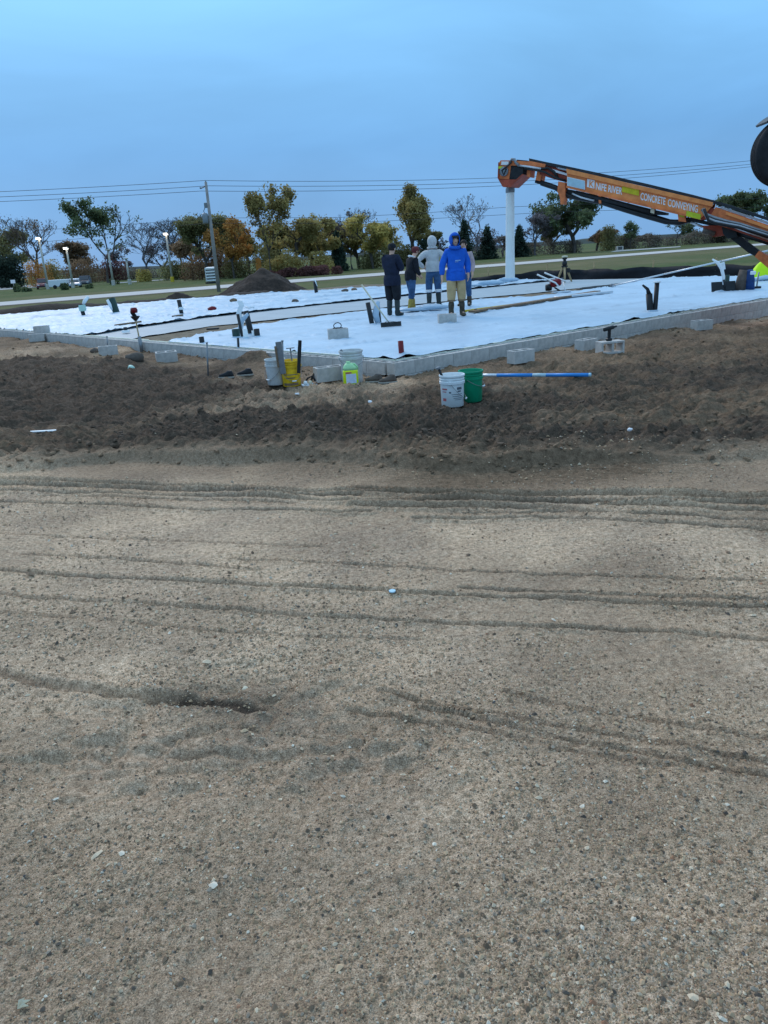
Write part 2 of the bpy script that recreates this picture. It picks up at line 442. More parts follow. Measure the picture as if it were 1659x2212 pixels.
def grow(a, b, s0, k):                     # coordinates whose spacing widens away from zero
    out = [0.]
    while out[-1] < b: out.append(out[-1]+s0+k*out[-1])
    neg = [0.]
    while neg[-1] > a: neg.append(neg[-1]-s0+k*neg[-1])
    return np.array(neg[:0:-1]+out)
gx = grow(-32, 32, .015, .0105)
gy = np.array([-6., -3, -1, 0, .5, .8])
yy = [.9]
while yy[-1] < 62: yy.append(yy[-1]+(.006+.0011*yy[-1] if yy[-1] < 7.6 else .0144+.008*(yy[-1]-7.6)))
gy = np.concatenate([gy, yy])
GX, GY = np.meshgrid(gx, gy)
gz, gdark, gbrown, grough = terrain(GX, GY, True)

# site soil material: sand, brown soil, dark topsoil mixed by where each lies
def ground_material():
    mt = bpy.data.materials.new('site_soil'); mt.use_nodes = True
    t = mt.node_tree; b = t.nodes['Principled BSDF']; b.inputs['Roughness'].default_value = .95; b.inputs['Specular IOR Level'].default_value = .15
    L = t.links.new
    c = t.nodes.new('ShaderNodeTexCoord')
    def noise(s, d=6, r_=.65):
        n = t.nodes.new('ShaderNodeTexNoise'); n.inputs['Scale'].default_value = s; n.inputs['Detail'].default_value = d; n.inputs['Roughness'].default_value = r_
        L(c.outputs['Object'], n.inputs['Vector']); return n
    def ramp(src, cols):
        rp = t.nodes.new('ShaderNodeValToRGB'); el = rp.color_ramp.elements
        while len(el) < len(cols): el.new(.5)
        for q, (p, cc) in zip(el, cols): q.position = p; q.color = (*cc, 1)
        L(src, rp.inputs[0]); return rp
    def mixc(a, bb, f, blend='MIX'):
        mx = t.nodes.new('ShaderNodeMix'); mx.data_type = 'RGBA'; mx.blend_type = blend
        if isinstance(f, float): mx.inputs['Factor'].default_value = f
        else: L(f, mx.inputs['Factor'])
        L(a, mx.inputs['A']); L(bb, mx.inputs['B']); return mx.outputs['Result']
    def att(n):
        a = t.nodes.new('ShaderNodeAttribute'); a.attribute_name = n; return a.outputs['Fac']
    fine = noise(42, 9, .82)
    sand = ramp(fine.outputs[0], [(.34, (.19, .126, .079)), (.48, (.585, .402, .262)), (.64, (.95, .69, .48))])
    big = ramp(noise(1.3, 6).outputs[0], [(.33, (.68, .68, .69)), (.67, (1.10, 1.09, 1.06))])
    sandc = mixc(sand.outputs[0], big.outputs[0], 1., 'MULTIPLY')
    mid = noise(22, 6, .75)
    br = ramp(mid.outputs[0], [(.3, (.110, .070, .042)), (.7, (.31, .205, .128))])
    dk = ramp(mid.outputs[0], [(.3, (.036, .025, .018)), (.7, (.150, .103, .071))])
    c1 = mixc(sandc, br.outputs[0], att('brown')); c2 = mixc(c1, dk.outputs[0], att('dark'))
    grit = ramp(noise(240, 3, .7).outputs[0], [(.38, (.55, .55, .55)), (.62, (1.38, 1.37, 1.35))])
    c2 = mixc(c2, grit.outputs[0], 1., 'MULTIPLY')
    L(c2, b.inputs['Base Color'])
    bm1 = t.nodes.new('ShaderNodeBump'); bm1.inputs['Strength'].default_value = .8; bm1.inputs['Distance'].default_value = .006
    L(fine.outputs[0], bm1.inputs['Height'])
    bm2 = t.nodes.new('ShaderNodeBump'); bm2.inputs['Strength'].default_value = .7; bm2.inputs['Distance'].default_value = .03
    L(mid.outputs[0], bm2.inputs['Height']); L(bm1.outputs[0], bm2.inputs['Normal']); L(bm2.outputs[0], b.inputs['Normal'])
    return mt
M['site_soil'] = ground_material()
site = np_mesh('site_ground', np.stack([GX, GY, gz], -1).reshape(-1, 3), grid_faces(len(gx), len(gy)), 'site_soil')
set_attr(site, 'dark', gdark); set_attr(site, 'brown', gbrown)
tag(site, 'bare sand and dark topsoil of the building site', kind='structure')

# lawn to the horizon
def lawn_material():
    mt = bpy.data.materials.new('lawn_grass'); mt.use_nodes = True
    t = mt.node_tree; b = t.nodes['Principled BSDF']; b.inputs['Roughness'].default_value = .95; b.inputs['Specular IOR Level'].default_value = .1
    L = t.links.new; c = t.nodes.new('ShaderNodeTexCoord')
    def noise(s, d=6):
        n = t.nodes.new('ShaderNodeTexNoise'); n.inputs['Scale'].default_value = s; n.inputs['Detail'].default_value = d; L(c.outputs['Object'], n.inputs['Vector']); return n
    a = t.nodes.new('ShaderNodeValToRGB'); L(noise(.9).outputs[0], a.inputs[0])
    a.color_ramp.elements[0].position = .35; a.color_ramp.elements[0].color = (.050, .075, .022, 1)
    a.color_ramp.elements[1].position = .68; a.color_ramp.elements[1].color = (.105, .125, .040, 1)
    d = t.nodes.new('ShaderNodeValToRGB'); L(noise(.35).outputs[0], d.inputs[0])
    d.color_ramp.elements[0].position = .35; d.color_ramp.elements[0].color = (.13, .115, .05, 1)
    d.color_ramp.elements[1].position = .7; d.color_ramp.elements[1].color = (.19, .15, .075, 1)
    at = t.nodes.new('ShaderNodeAttribute'); at.attribute_name = 'dry'
    mx = t.nodes.new('ShaderNodeMix'); mx.data_type = 'RGBA'; L(at.outputs['Fac'], mx.inputs['Factor']); L(a.outputs[0], mx.inputs['A']); L(d.outputs[0], mx.inputs['B'])
    L(mx.outputs['Result'], b.inputs['Base Color'])
    bb = t.nodes.new('ShaderNodeBump'); bb.inputs['Strength'].default_value = .6; bb.inputs['Distance'].default_value = .1
    L(noise(6).outputs[0], bb.inputs['Height']); L(bb.outputs[0], b.inputs['Normal'])
    return mt
M['lawn_grass'] = lawn_material()
RA, RB = G(0, 657, LAWN), G(1659, 527, LAWN)
rdir = Vector((RB.x-RA.x, RB.y-RA.y)).normalized(); rnor = Vector((-rdir.y, rdir.x))
def road_pt(s, o, z): p = Vector((RA.x, RA.y)) + rdir*s + rnor*o; return Vector((p.x, p.y, z))
lx = grow(-2500, 2500, 2.2, .05); ly = np.concatenate([[-400, -150, -50], np.arange(0, 220, 2.2), 220*1.12**np.arange(1, 24)])
LX, LY = np.meshgrid(lx, ly)
ro = (LX-RA.x)*rnor.x + (LY-RA.y)*rnor.y
dry = np.clip(.15+.75*fbm(LX, LY, .11, 4, 7) + .55*sst(-2, -6, ro)*sst(-45, -20, ro)*(.4+.6*sst(-15, 20, LX)) + .5*sst(4.5, 8, ro)*sst(22, 14, ro), 0, 1)
lz = LAWN + .5*fbm(LX, LY, .004, 3, 8)*sst(250, 900, LY)*8
lawn = np_mesh('lawn', np.stack([LX, LY, lz], -1).reshape(-1, 3), grid_faces(len(lx), len(ly)), 'lawn_grass')
set_attr(lawn, 'dry', dry); tag(lawn, 'autumn grass on both sides of the road', kind='structure')

def strip(name, s0, s1, o0, o1, z, material, label):
    mb = MB(); n = 40
    for i in range(n):
        a = s0+(s1-s0)*i/n; b = s0+(s1-s0)*(i+1)/n
        k = len(mb.v)
        mb.v += [tuple(road_pt(a, o0, z)), tuple(road_pt(b, o0, z)), tuple(road_pt(b, o1, z)), tuple(road_pt(a, o1, z))]
        mb.f.append((k, k+1, k+2, k+3))
    return tag(mb.build(name, material), label, kind='structure')
strip('road_shoulder', -300, 700, -6.6, 6.4, LAWN+.02, 'base_soil', 'gravel shoulder of the country road')
strip('road', -300, 700, -5.4, 5.2, LAWN+.045, 'asphalt', 'pale two lane road behind the site')
# ------------------------------------------------------------------ loose gravel and clods
def pebbles(name, X, Y, size, colors, material, sink=.35, seed=1, squash=.65, label=None, dome=False):
    rg = np.random.default_rng(seed); n = len(X)
    base = np.array([[1, 0, 0], [.5, .87, 0], [-.5, .87, 0], [-1, 0, 0], [-.5, -.87, 0], [.5, -.87, 0], [.1, .1, 1], [0, 0, -1]], float)
    base[1::2, 2] += .25
    fc = np.array([[0, 1, 6], [1, 2, 6], [2, 3, 6], [3, 4, 6], [4, 5, 6], [5, 0, 6]])
    base[[1, 3, 5], 2] -= .12
    if dome:
        a6 = np.arange(6)*math.pi/3
        base = np.concatenate([np.stack([np.cos(a6), np.sin(a6), a6*0-.2], 1), np.stack([.78*np.cos(a6+.5), .78*np.sin(a6+.5), a6*0+.62], 1), [[.05, 0, .95]]])
        fc = np.array([(i, (i+1) % 6, 6+i) for i in range(6)]+[((i+1) % 6, 6+(i+1) % 6, 6+i) for i in range(6)]+[(6+i, 6+(i+1) % 6, 12) for i in range(6)])
    nb = 13 if dome else 7
    Z = terrain(X, Y)
    P = base[None]*rg.uniform(.65, 1.25, (n, len(base), 3))
    P[:, :, 2] *= squash
    a = rg.uniform(0, 6.28, n); ca, sa = np.cos(a)[:, None], np.sin(a)[:, None]
    st = rg.uniform(.75, 1.35, n)[:, None]
    px = P[:, :, 0]*st; py = P[:, :, 1]/st
    x = (px*ca-py*sa)*size[:, None]; y = (px*sa+py*ca)*size[:, None]; z = P[:, :, 2]*size[:, None]
    tilt = rg.uniform(-.4, .4, n)[:, None]; z = z + x*tilt
    V = np.stack([X[:, None]+x, Y[:, None]+y, Z[:, None]+z + (size*(.5-sink)*squash)[:, None]], -1)[:, :nb].reshape(-1, 3)
    F_ = (fc[None]+np.arange(n)[:, None, None]*nb).reshape(-1, 3)
    o = np_mesh(name, V, F_, material, smooth=False)
    ca_ = o.data.color_attributes.new('tint', 'FLOAT_COLOR', 'POINT')
    cc = np.repeat(np.concatenate([colors, np.ones((n, 1))], 1), nb, 0)
    ca_.data.foreach_set('color', cc.astype(np.float32).ravel())
    return tag(o, label, kind='stuff')
defm('gravel_stone', (.88, .88, .88), .85, .12, 60, attr='tint')
rg = np.random.default_rng(5)
pal = np.array([(.48, .31, .18), (.40, .26, .15), (.28, .18, .11), (.58, .40, .24), (.18, .12, .075), (.42, .32, .23), (.72, .55, .37), (.11, .085, .065), (.12, .11, .10), (.36, .18, .10), (.80, .68, .52)])
pw = np.array([.20, .19, .14, .17, .07, .12, .09, .025, .006, .015, .02]); pw /= pw.sum()
def scatter(n, y0, y1, spread, dens):
    t = rg.uniform(0, 1, n); Y = y0*(y1/y0)**t
    X = rg.uniform(-1, 1, n)*(spread*Y+.35)
    keep = rg.uniform(0, 1, n) < dens(X, Y)
    return X[keep], Y[keep]
def dens1(X, Y):
    d = .12+.88*np.clip(.5+1.8*fbm(X, Y, 1.3, 4, 131, .6)+.3*sst(2.6, 1.6, Y), 0, 1)
    return d*(1-.7*sst(3.0, 4.2, Y))
X, Y = scatter(300000, .85, 6.3, .72, dens1)
sz = np.clip(rg.lognormal(math.log(.0022), .50, len(X)), .0011, .0085)*(1+.22*np.clip(Y-2, 0, 5))
pebbles('gravel', X, Y, sz, pal[rg.choice(len(pal), len(X), p=pw)]*rg.uniform(.75, 1.2, (len(X), 1)), 'gravel_stone', seed=3, squash=.95, label='loose sand and pea gravel strewn over the haul road')
# bigger stones, rare
X, Y = scatter(240, 1.0, 9.5, .75, lambda x, y: np.ones_like(x))
sz = np.clip(rg.lognormal(math.log(.006), .4, len(X)), .003, .014)*(1+.14*Y)
pw2 = pw.copy(); pw2[6] = .2; pw2[10] = .10; pw2 /= pw2.sum()
pebbles('scattered_stones', X, Y, sz, pal[rg.choice(len(pal), len(X), p=pw2)], 'gravel_stone', seed=4, label='scattered pale and dark stones on the ground', sink=.2)
# soil clods of the rough band
X = rg.uniform(-13, 13, 46000); Y = 5.6+18.4*rg.uniform(0, 1, 46000)**1.5
uu, vv = to_uv(X, Y); tt = tline(X, Y)
keep = (tt > -.02) & ((uu < -.08) | (vv < -.08)) & (rg.uniform(0, 1, len(X)) < np.clip(.15+1.1*fbm(X, Y, .8, 3, 141)+.25*(tt < 2.2), .03, 1))
X, Y = X[keep], Y[keep]
_, dk_, bw_, _ = terrain(X, Y, True)
sc_ = (np.array([.38, .25, .15])[None]*(1-bw_[:, None]) + np.array([.24, .15, .085])[None]*bw_[:, None])
sc_ = sc_*(1-dk_[:, None]) + np.array([.10, .066, .043])[None]*dk_[:, None]
sz = np.clip(rg.lognormal(math.log(.014), .55, len(X)), .005, .034)
pebbles('soil_clods', X, Y, sz, sc_*rg.uniform(.7, 1.2, (len(X), 1)), 'gravel_stone', seed=6, squash=.8, dome=True, label='broken clods of dark soil in front of the foundation')

# ------------------------------------------------------------------ foundation wall of hollow blocks
def block_mesh(L=.395, W=.19, H=.193):
    mb = MB(); t = .032
    for s in (-1, 1): mb.box((0, s*(W/2-t/2), 0), (L, t, H), bev=.003)
    for x in (-L/2+t/2+.001, 0, L/2-t/2-.001): mb.box((x, 0, 0), (t, W-2*t+.002, H-.006))
    o = mb.build('cinder_block', 'concrete'); me = o.data; bpy.data.objects.remove(o); me.name = 'hollow_block'; return me
BLOCK = block_mesh()
wall = empty('foundation_wall', S(0, 0, 0), 0, 'low grey concrete block foundation wall around the white sheets', 'wall')
def wall_run(n, ang, dirv, inward, start):
    for c in range(2):
        for i in range(n):
            o = bpy.data.objects.new('block', BLOCK)
            d = start + .4*i + (.2 if c else 0)
            p = dirv*d + inward*.097
            o.location = (p.x, p.y, -.094-.196*c + random.uniform(-.002, .002)); o.rotation_euler = (0, 0, ang+random.uniform(-.004, .004)); link(o, wall)
nU = Vector((-UD.y, UD.x)); nV = Vector((VD.y, -VD.x))
wall_run(53, UA, UD, nU*1., .2)
wall_run(65, VA, VD, nV*1., .42)
for ax_, n_, st_, L_, inw in ((UD, 18, .8, LU, nU), (VD, 20, 2.9, LV, nV)):
    seg = (L_-st_)/n_
    for i in range(n_):
        c_ = ax_*(st_+seg*(i+.5)) + inw*.097
        MB().box((c_.x, c_.y, -.06+random.uniform(-.004, 0)), (seg-.03, .12, .108), rz(math.atan2(ax_.y, ax_.x)), bev=.004).build('grout_fill', 'concrete', wall)
# foam board along the inner edge of the wall
for nm, a, b in (('foam_strip', (.215, .215), (LU, .215)), ('foam_strip', (.215, .215), (.215, LV))):
    mb = MB(); pa = S(*a)-S(0, 0); pb = S(*b)-S(0, 0); d = (pb-pa).normalized(); nrm = Vector((-d.y, d.x, 0))
    n = 60
    pts = [pa+(pb-pa)*i/n for i in range(n+1)]
    for i in range(n):
        h = .018+random.uniform(-.008, .01); q0, q1 = pts[i]+d*.004, pts[i+1]-d*.004
        mb.box(((q0+q1)/2).to_tuple()[:2]+(h/2-.08,), ((q1-q0).length, .03, h+.16), rz(math.atan2(d.y, d.x)))
    mb.build(nm, 'foam', wall)
# fill under the sheets
mb = MB(); mb.prism([S(.24, .24, -.06), S(LU+.3, .24, -.06), S(LU+.3, LV+.3, -.06), S(.24, LV+.3, -.06)], [S(.24, .24, -.3), S(LU+.3, .24, -.3), S(LU+.3, LV+.3, -.3), S(.24, LV+.3, -.3)])
# bare fill shows between the sheets, built as an uneven bed
un = np.arange(.23, LU+.3, .06); vn = np.arange(6.2, 10.8, .06)
UU, VV = np.meshgrid(un, vn)
zz = -.045 + .022*fbm(UU, VV, 2.2, 4, 151) + .01*fbm(UU, VV, 9, 3, 152)
bed = np_mesh('fill_bed', np.stack([N0.x+UD.x*UU+VD.x*VV, N0.y+UD.y*UU+VD.y*VV, zz], -1).reshape(-1, 3), grid_faces(len(un), len(vn)), 'base_soil')
tag(bed, 'strip of bare grey brown fill between the sheets', kind='structure')
tag(mb.build('fill', 'base_soil'), 'fill soil under the sheets', kind='structure')
def interp(tab, x): return np.interp(x, [a*SC for a, _ in tab], [b*SC for _, b in tab])
LOWT = [(0, 7.3), (1.8, 8.6), (3.75, 9.3), (8, 9.8), (11.3, 9.2), (13.2, 7.9), (17, 8.0), (19, 8.6), (23, 8.9)]
UPT = [(0, 9.3), (.7, 9.8), (3, 10.7), (8.3, 10.35), (12, 10.1), (15, 9.3), (23, 9.2)]
PALET = [(0, 11.8), (2.3, 13.1), (5, 14.1), (9, 14.4), (14, 14.5), (23, 14.1)]
def sheet(name, lo, hi, material, z0, amp, label, seed, du=.07, folds=(), lip=0., straight=False, wall_fold=0.):
    un = np.arange(.185, LU+.5, du); k = np.linspace(0, 1, max(30, int(max(1, np.max(hi(un)-lo(un)))/du)))
    UU, KK = np.meshgrid(un, k)
    l = lo(UU)+(0 if wall_fold else .10)*fbm(UU, UU*0, 1.1, 4, seed+1); h = hi(UU)+.10*fbm(UU, UU*0, 1.0, 4, seed+2)
    if straight: h = hi(UU)
    VV = l+(h-l)*KK
    X = N0.x+UD.x*UU+VD.x*VV; Y = N0.y+UD.y*UU+VD.y*VV
    w = fbm(UU*.55, VV*1.5, 1.5, 4, seed, .55); r_ = 1-np.abs(fbm(UU*.45+.2*w, VV*1.4, .9, 3, seed+5, .5))*2
    r2 = 1-np.abs(fbm(UU*.7+.3*w, VV*1.9, 2.4, 3, seed+6, .5))*2
    r3 = 1-np.abs(fbm(UU*.6+.2*w, VV*2.6, 3.6, 3, seed+7, .5))*2
    z = z0 + amp*(.22*w + .8*np.clip(r_, 0, 1)**7 + .75*np.clip(r2, 0, 1)**6 + .5*np.clip(r3, 0, 1)**4)
    for fv, fh, fw_ in folds:
        c = fv + .12*np.sin(UU*.5+fv) + .05*np.sin(UU*1.7)
        z = z + fh*np.exp(-((VV-c)/fw_)**2)*(.5+.8*vnoise(UU*.6, VV*0+fv, seed+3))
    if wall_fold: z = z + wall_fold*np.exp(-((VV-.42)/.2)**2)*(.55+.9*vnoise(UU*1.3, VV*0, seed+8)) + wall_fold*np.exp(-((UU-.42)/.2)**2)*.5
    edge = np.minimum(KK, 1-KK)*(h-l)
    z = z + lip*np.exp(-(edge/.10)**2)*(.3+vnoise(UU*3, KK*2, seed+4))
    if wall_fold: z = np.maximum(z, .024*np.exp(-((VV-.18)/.12)**2)); z = np.maximum(z, .024*np.exp(-((UU-.18)/.12)**2))
    o = np_mesh(name, np.stack([X, Y, z], -1).reshape(-1, 3), grid_faces(len(un), len(k)), material)
    return tag(o, label, 'ground sheet')
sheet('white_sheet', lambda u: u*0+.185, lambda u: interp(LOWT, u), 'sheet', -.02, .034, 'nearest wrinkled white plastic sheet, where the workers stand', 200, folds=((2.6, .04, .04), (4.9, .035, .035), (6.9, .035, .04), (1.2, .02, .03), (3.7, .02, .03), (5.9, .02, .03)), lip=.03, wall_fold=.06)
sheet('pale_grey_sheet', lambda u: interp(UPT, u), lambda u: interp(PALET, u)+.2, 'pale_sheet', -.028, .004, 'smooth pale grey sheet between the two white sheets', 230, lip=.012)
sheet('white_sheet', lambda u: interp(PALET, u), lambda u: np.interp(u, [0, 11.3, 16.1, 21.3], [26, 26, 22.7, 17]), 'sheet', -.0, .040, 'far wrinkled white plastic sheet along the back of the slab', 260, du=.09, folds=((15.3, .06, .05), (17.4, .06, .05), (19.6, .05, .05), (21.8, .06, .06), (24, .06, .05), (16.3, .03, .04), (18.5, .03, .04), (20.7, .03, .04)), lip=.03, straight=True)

# ------------------------------------------------------------------ background: fence, soil heaps
def silt_fence():
    t = empty('silt_fence', S(LU+1.6, 8, -.45), 0, 'long black silt fence behind the slab', 'fence')
    o0 = t.location
    rng = random.Random(3); pts = []
    n = 90
    for i in range(n+1):
        v = -14 + i*.37
        u = LU+1.5+.15*math.sin(v*.9)+ (0 if v < 15 else -(v-15)*.28)
        pts.append((S(u, v), v))
    mb = MB(); rows = 6
    for i, (p, v) in enumerate(pts):
        sag = .05*math.sin(i*1.35)+.04*rng.uniform(-1, 1)
        for j in range(rows):
            k = j/(rows-1); top = .34+sag*.7 - (.22*max(0, v-15)/5)
            z = -.52 + (top+.52)*k
            off = .05*math.sin(k*7+i*.8)+.03*rng.uniform(-1, 1)
            mb.v.append((p.x-o0.x+off*UD.x, p.y-o0.y+off*UD.y, z-o0.z))
    for i in range(n):
        for j in range(rows-1):
            a = i*rows+j; mb.f.append((a, a+rows, a+rows+1, a+1))
    f_ = mb.build('fabric', 'silt', t, smooth=True)
    sm = f_.modifiers.new('thick', 'SOLIDIFY'); sm.thickness = .008
    for i in range(2, n, 7):
        p, v = pts[i]
        m2 = MB(); m2.box((p.x-o0.x+UD.x*.09, p.y-o0.y+UD.y*.09, -.45+.5-o0.z), (.045, .045, 1.15), Matrix.Rotation(rng.uniform(-.07, .07), 3, 'X'))
        m2.build('stake', 'wood', t)
silt_fence()
def heap(name, base, rx, ry, h, label, seed, rot=0., n=70, power=1.0):
    ang = np.linspace(-1.15, 1.15, n); A, B = np.meshgrid(ang, ang)
    rr = np.hypot(A, B)*(1+.12*fbm(A, B, 2.0, 3, seed))
    z = 1.16*h*np.clip(1-rr**power, -.25, 1) - .06*h*np.exp(-(rr/.18)**2) + .10*h*fbm(A, B, 4, 4, seed+1)+.05*h*fbm(A, B, 14, 3, seed+2)
    x = A*rx; y = B*ry; ca, sa = math.cos(rot), math.sin(rot)
    V_ = np.stack([x*ca-y*sa, x*sa+y*ca, z], -1).reshape(-1, 3)
    o = np_mesh(name, V_, grid_faces(n, n), 'dark_soil'); o.location = base
    return tag(o, label, 'soil heap')
pb = D(562, 640, 44.); zb = LAWN
top = D(560, 583, 44.).z
heap('soil_heap', (pb.x+.2, 44., zb), 3.7, 3.3, top-zb, 'dark conical heap of topsoil in front of the road', 300)
p2 = D(385, 648, 38.); heap('soil_heap', (p2.x, 38., LAWN), 2.6, 1.6, D(375, 634, 38.).z-LAWN, 'low dark soil heap left of the conical one', 310, .3, 50)
mb = MB()
# dark ridge of scraped soil along the back left edge
nn, mm = 140, 14
A, B = np.meshgrid(np.linspace(0, 1, nn), np.linspace(-1, 1, mm))
uu_ = -3+A*19; vv_ = LV+1.0+B*1.25
zz_ = -.55 + (np.clip(1-B*B, 0, 1))*(.62+.22*fbm(uu_, vv_*.4, .35, 3, 320)+.05*fbm(uu_, vv_, 2.5, 3, 321)) + .12*np.exp(-((uu_-5.5)/1.8)**2)
rid = np_mesh('soil_ridge', np.stack([N0.x+UD.x*uu_+VD.x*vv_, N0.y+UD.y*uu_+VD.y*vv_, zz_], -1).reshape(-1, 3), grid_faces(nn, mm), 'dark_soil')
tag(rid, 'long low ridge of dark soil along the back of the far white sheet', 'soil heap')

# ------------------------------------------------------------------ blocks lying about
def cblock(p, rzv, label, up='z', tilt=0., scale=1.0):
    t = bpy.data.objects.new('cinder_block', BLOCK); link(t)
    t.location = p; t.scale = (scale,)*3
    if up == 'z': t.rotation_euler = (tilt, 0, rzv); t.location.z += .094*scale
    else: t.rotation_euler = (R(90)+tilt, 0, rzv); t.location.z += .095*scale
    return tag(t, label, 'cinder block', 'loose cinder blocks')
cblock(S(2.05, 3.82, .0), R(8), 'cinder block with a black wire loop on top, standing on the white sheet')
cblock(S(5.12, 3.95, .0), R(3), 'plain cinder block on the white sheet by the feet of the person in blue')
bl = land(235, 765); cblock(bl, R(18), 'grey cinder block against the wall left of the thin stakes')
bl = land(361, 781); cblock(bl, R(20), 'tilted grey cinder block below the red topped post', tilt=.08)
bl = land(712, 824); cblock(bl, R(22), 'hollow cinder block beside the lime green jug', scale=1.06)
bl = land(1125, 780); cblock(bl, R(30), 'cinder block on the brown dirt right of the green bucket')
bl = land(1266, 757); cblock(bl, R(40), 'cinder block touching the wall left of the block with the drill')
bd = land(1317, 764); cblock(bd, R(14), 'cinder block on its side with open cores facing out, drill on top', up='y', scale=1.05)
bl = land(1515, 712); cblock(bl, R(20), 'far right cinder block half sunk in dirt beside the wall'); 
bl = land(82, 738); cblock(bl, R(10), 'lower cinder block of the pair at the left end of the wall')
cblock(S(.10, 13.75, .0), R(14), 'upper cinder block set on the left end of the wall')

# wire loop on the block
t = empty('tie_wire_loop', S(2.05, 3.82, .19), R(8), 'black loop of tie wire lying on a cinder block', 'wire loop')
mb = MB(); pts = [Vector((.075*math.cos(a), .02*math.sin(2*a), .055+.055*math.sin(a))) for a in [2*math.pi*i/20 for i in range(21)]]
mb.path(pts, .009, 6); mb.build('loop', 'black_plastic', t, True)
mb = MB(); mb.path([(-.09, .02, .01), (0, .05, .012), (.1, -.01, .01)], .008, 6); mb.build('tail', 'black_plastic', t, True)
# drill on the sideways block
t = empty('drill', bd+Vector((-.02, 0, .205)), R(14), 'small dark cordless drill standing on the sideways cinder block', 'drill')
mb = MB(); mb.box((0, 0, .10), (.045, .05, .16), bev=.01); mb.build('handle', 'black_plastic', t)
mb = MB(); mb.box((0, 0, .018), (.09, .07, .045), bev=.01); mb.build('battery', 'black_plastic', t)
mb = MB(); mb.lathe([(0, -.10), (.03, -.10), (.033, -.02), (.03, .07), (.018, .09), (.016, .13), (0, .13)], 12, (0, 0, .195), Matrix.Rotation(R(80), 3, 'Y')); mb.build('motor_housing', 'dark_rubber', t, True)

# ------------------------------------------------------------------ pipes through the slab
def pipe(root, name, a, b, r_, material, n=14, hollow=True):
    a, b = Vector(a), Vector(b)
    mb = MB()
    if hollow:
        d = (b-a).normalized(); q = d.to_track_quat('Z', 'Y').to_matrix(); L = (b-a).length
        mb.lathe([(r_, 0), (r_, L), (r_*.86, L), (r_*.86, L-.12), (0, L-.12)], n, a, q)
    else: mb.path([a, b], r_, n)
    return mb.build(name, material, root, True)
def stub(u, v, h, r_, lean, material, label, name='pipe_stub', extra=None):
    t = empty(name, S(u, v, -.03), 0, label, 'pipe')
    pipe(t, 'pipe', (0, 0, 0), (lean[0]*h, lean[1]*h, h), r_, material)
    mb = MB(); mb.lathe([(r_*1.35, 0), (r_*1.30, .035), (r_*1.02, .05)], 14); mb.build('collar', 'sheet', t, True)
    if extra: extra(t)
    return t
def uvp(x, y): return to_uv(*G(x, y, 0)[:2])
def px_h(x, y0, y1):                     # height of an upright standing at the pixel y0 and reaching y1
    p = G(x, y0, 0); q = D(x, y1, p.y); return q.z
# cluster at left centre
u, v = uvp(543, 722); h = px_h(534, 722, 668)
def flag(t):
    mb = MB(); mb.path([(-.05, -.06, .62), (.02, -.08, .60), (.09, -.08, .615), (.14, -.07, .60)], .016, 6); mb.build('tie', 'white_plastic', t, True)
stub(u, v, h, .065, (-.13, 0), 'black_plastic', 'tallest thick black pipe of the left pipe cluster', extra=flag)
u, v = uvp(524, 729); h = px_h(519, 729, 675)
t = stub(u, v, h, .032, (-.10, .05), 'black_plastic', 'thin leaning black pipe beside the tallest pipe of the left cluster')
u, v = uvp(522, 728); stub(u-.05, v+.12, .2, .085, (0, 0), 'green_plastic_dark', 'short dark green pipe at the foot of the left cluster')
u, v = uvp(556, 727); h = px_h(555, 727, 707); stub(u, v, h, .062, (-.02, 0), 'black_plastic', 'short black pipe at the right of the left pipe cluster')
u, v = uvp(531, 730); h = px_h(530, 730, 708); stub(u, v, h, .05, (0, 0), 'white_plastic', 'short white pipe between the black pipes of the left cluster')
u, v = uvp(549, 728); h = px_h(547, 728, 712); stub(u+.1, v+.1, h, .075, (0, 0), 'white_plastic', 'wider white capped pipe behind the short black pipe of the left cluster')
u, v = uvp(515, 752); h = px_h(515, 752, 726); stub(u, v, h, .022, (.06, 0), 'black_plastic', 'thin black tube standing close to the wall')
q = G(525, 724, 0)
t = empty('sheet_strap', q, 0, 'crumpled white strap hanging over the left pipe cluster', 'strap')
mb = MB()
prof = [(0, .07), (.05, .28), (.02, .48), (.10, .64), (.06, .74)]
vs_ = []; fs_ = []
for i, (xx, zz) in enumerate(prof):
    for s_ in (-1, 1):
        vs_.append((xx+s_*.055-.04, -.12+.03*math.sin(i*2), zz))
        vs_.append((xx+s_*.055-.04, -.105+.03*math.sin(i*2), zz))
for i in range(len(prof)-1):
    b = i*4; fs_ += [(b, b+2, b+6, b+4), (b+1, b+5, b+7, b+3), (b, b+4, b+5, b+1), (b+2, b+3, b+7, b+6)]
mb.add(vs_, fs_); mb.build('strip', 'white_plastic', t)
mb = MB(); mb.path([(-.06, -.12, .06), (.0, -.16, .28), (.12, -.17, .40), (.19, -.16, .46)], [.03, .045, .045, .03], 6, ell=.3); mb.build('fold', 'sheet', t, True)
u, v = uvp(437, 742); stub(u, v, px_h(437, 742, 724), .052, (-.02, 0), 'black_plastic', 'lone short black stub pipe near the left wall')
u, v = uvp(458, 712)
# centre pair near the black shirted worker
u, v = uvp(804, 700); stub(u, v, px_h(800, 700, 650), .055, (-.14, 0), 'black_plastic', 'taller black pipe leaning beside the wooden rake')
u, v = uvp(821, 698); stub(u, v, px_h(819, 698, 656), .038, (-.05, 0), 'black_plastic', 'thinner black pipe beside the wooden rake')
q = G(812, 699, 0); t = empty('sheet_strap', q, 0, 'white plastic strip hanging between the two pipes by the rake', 'strap')
mb = MB(); mb.path([(.05, -.05, .02), (.0, -.06, .2), (.04, -.05, .36), (.08, -.05, .50)], [.06, .08, .07, .04], 8, ell=.25); mb.build('strip', 'sheet', t, True)
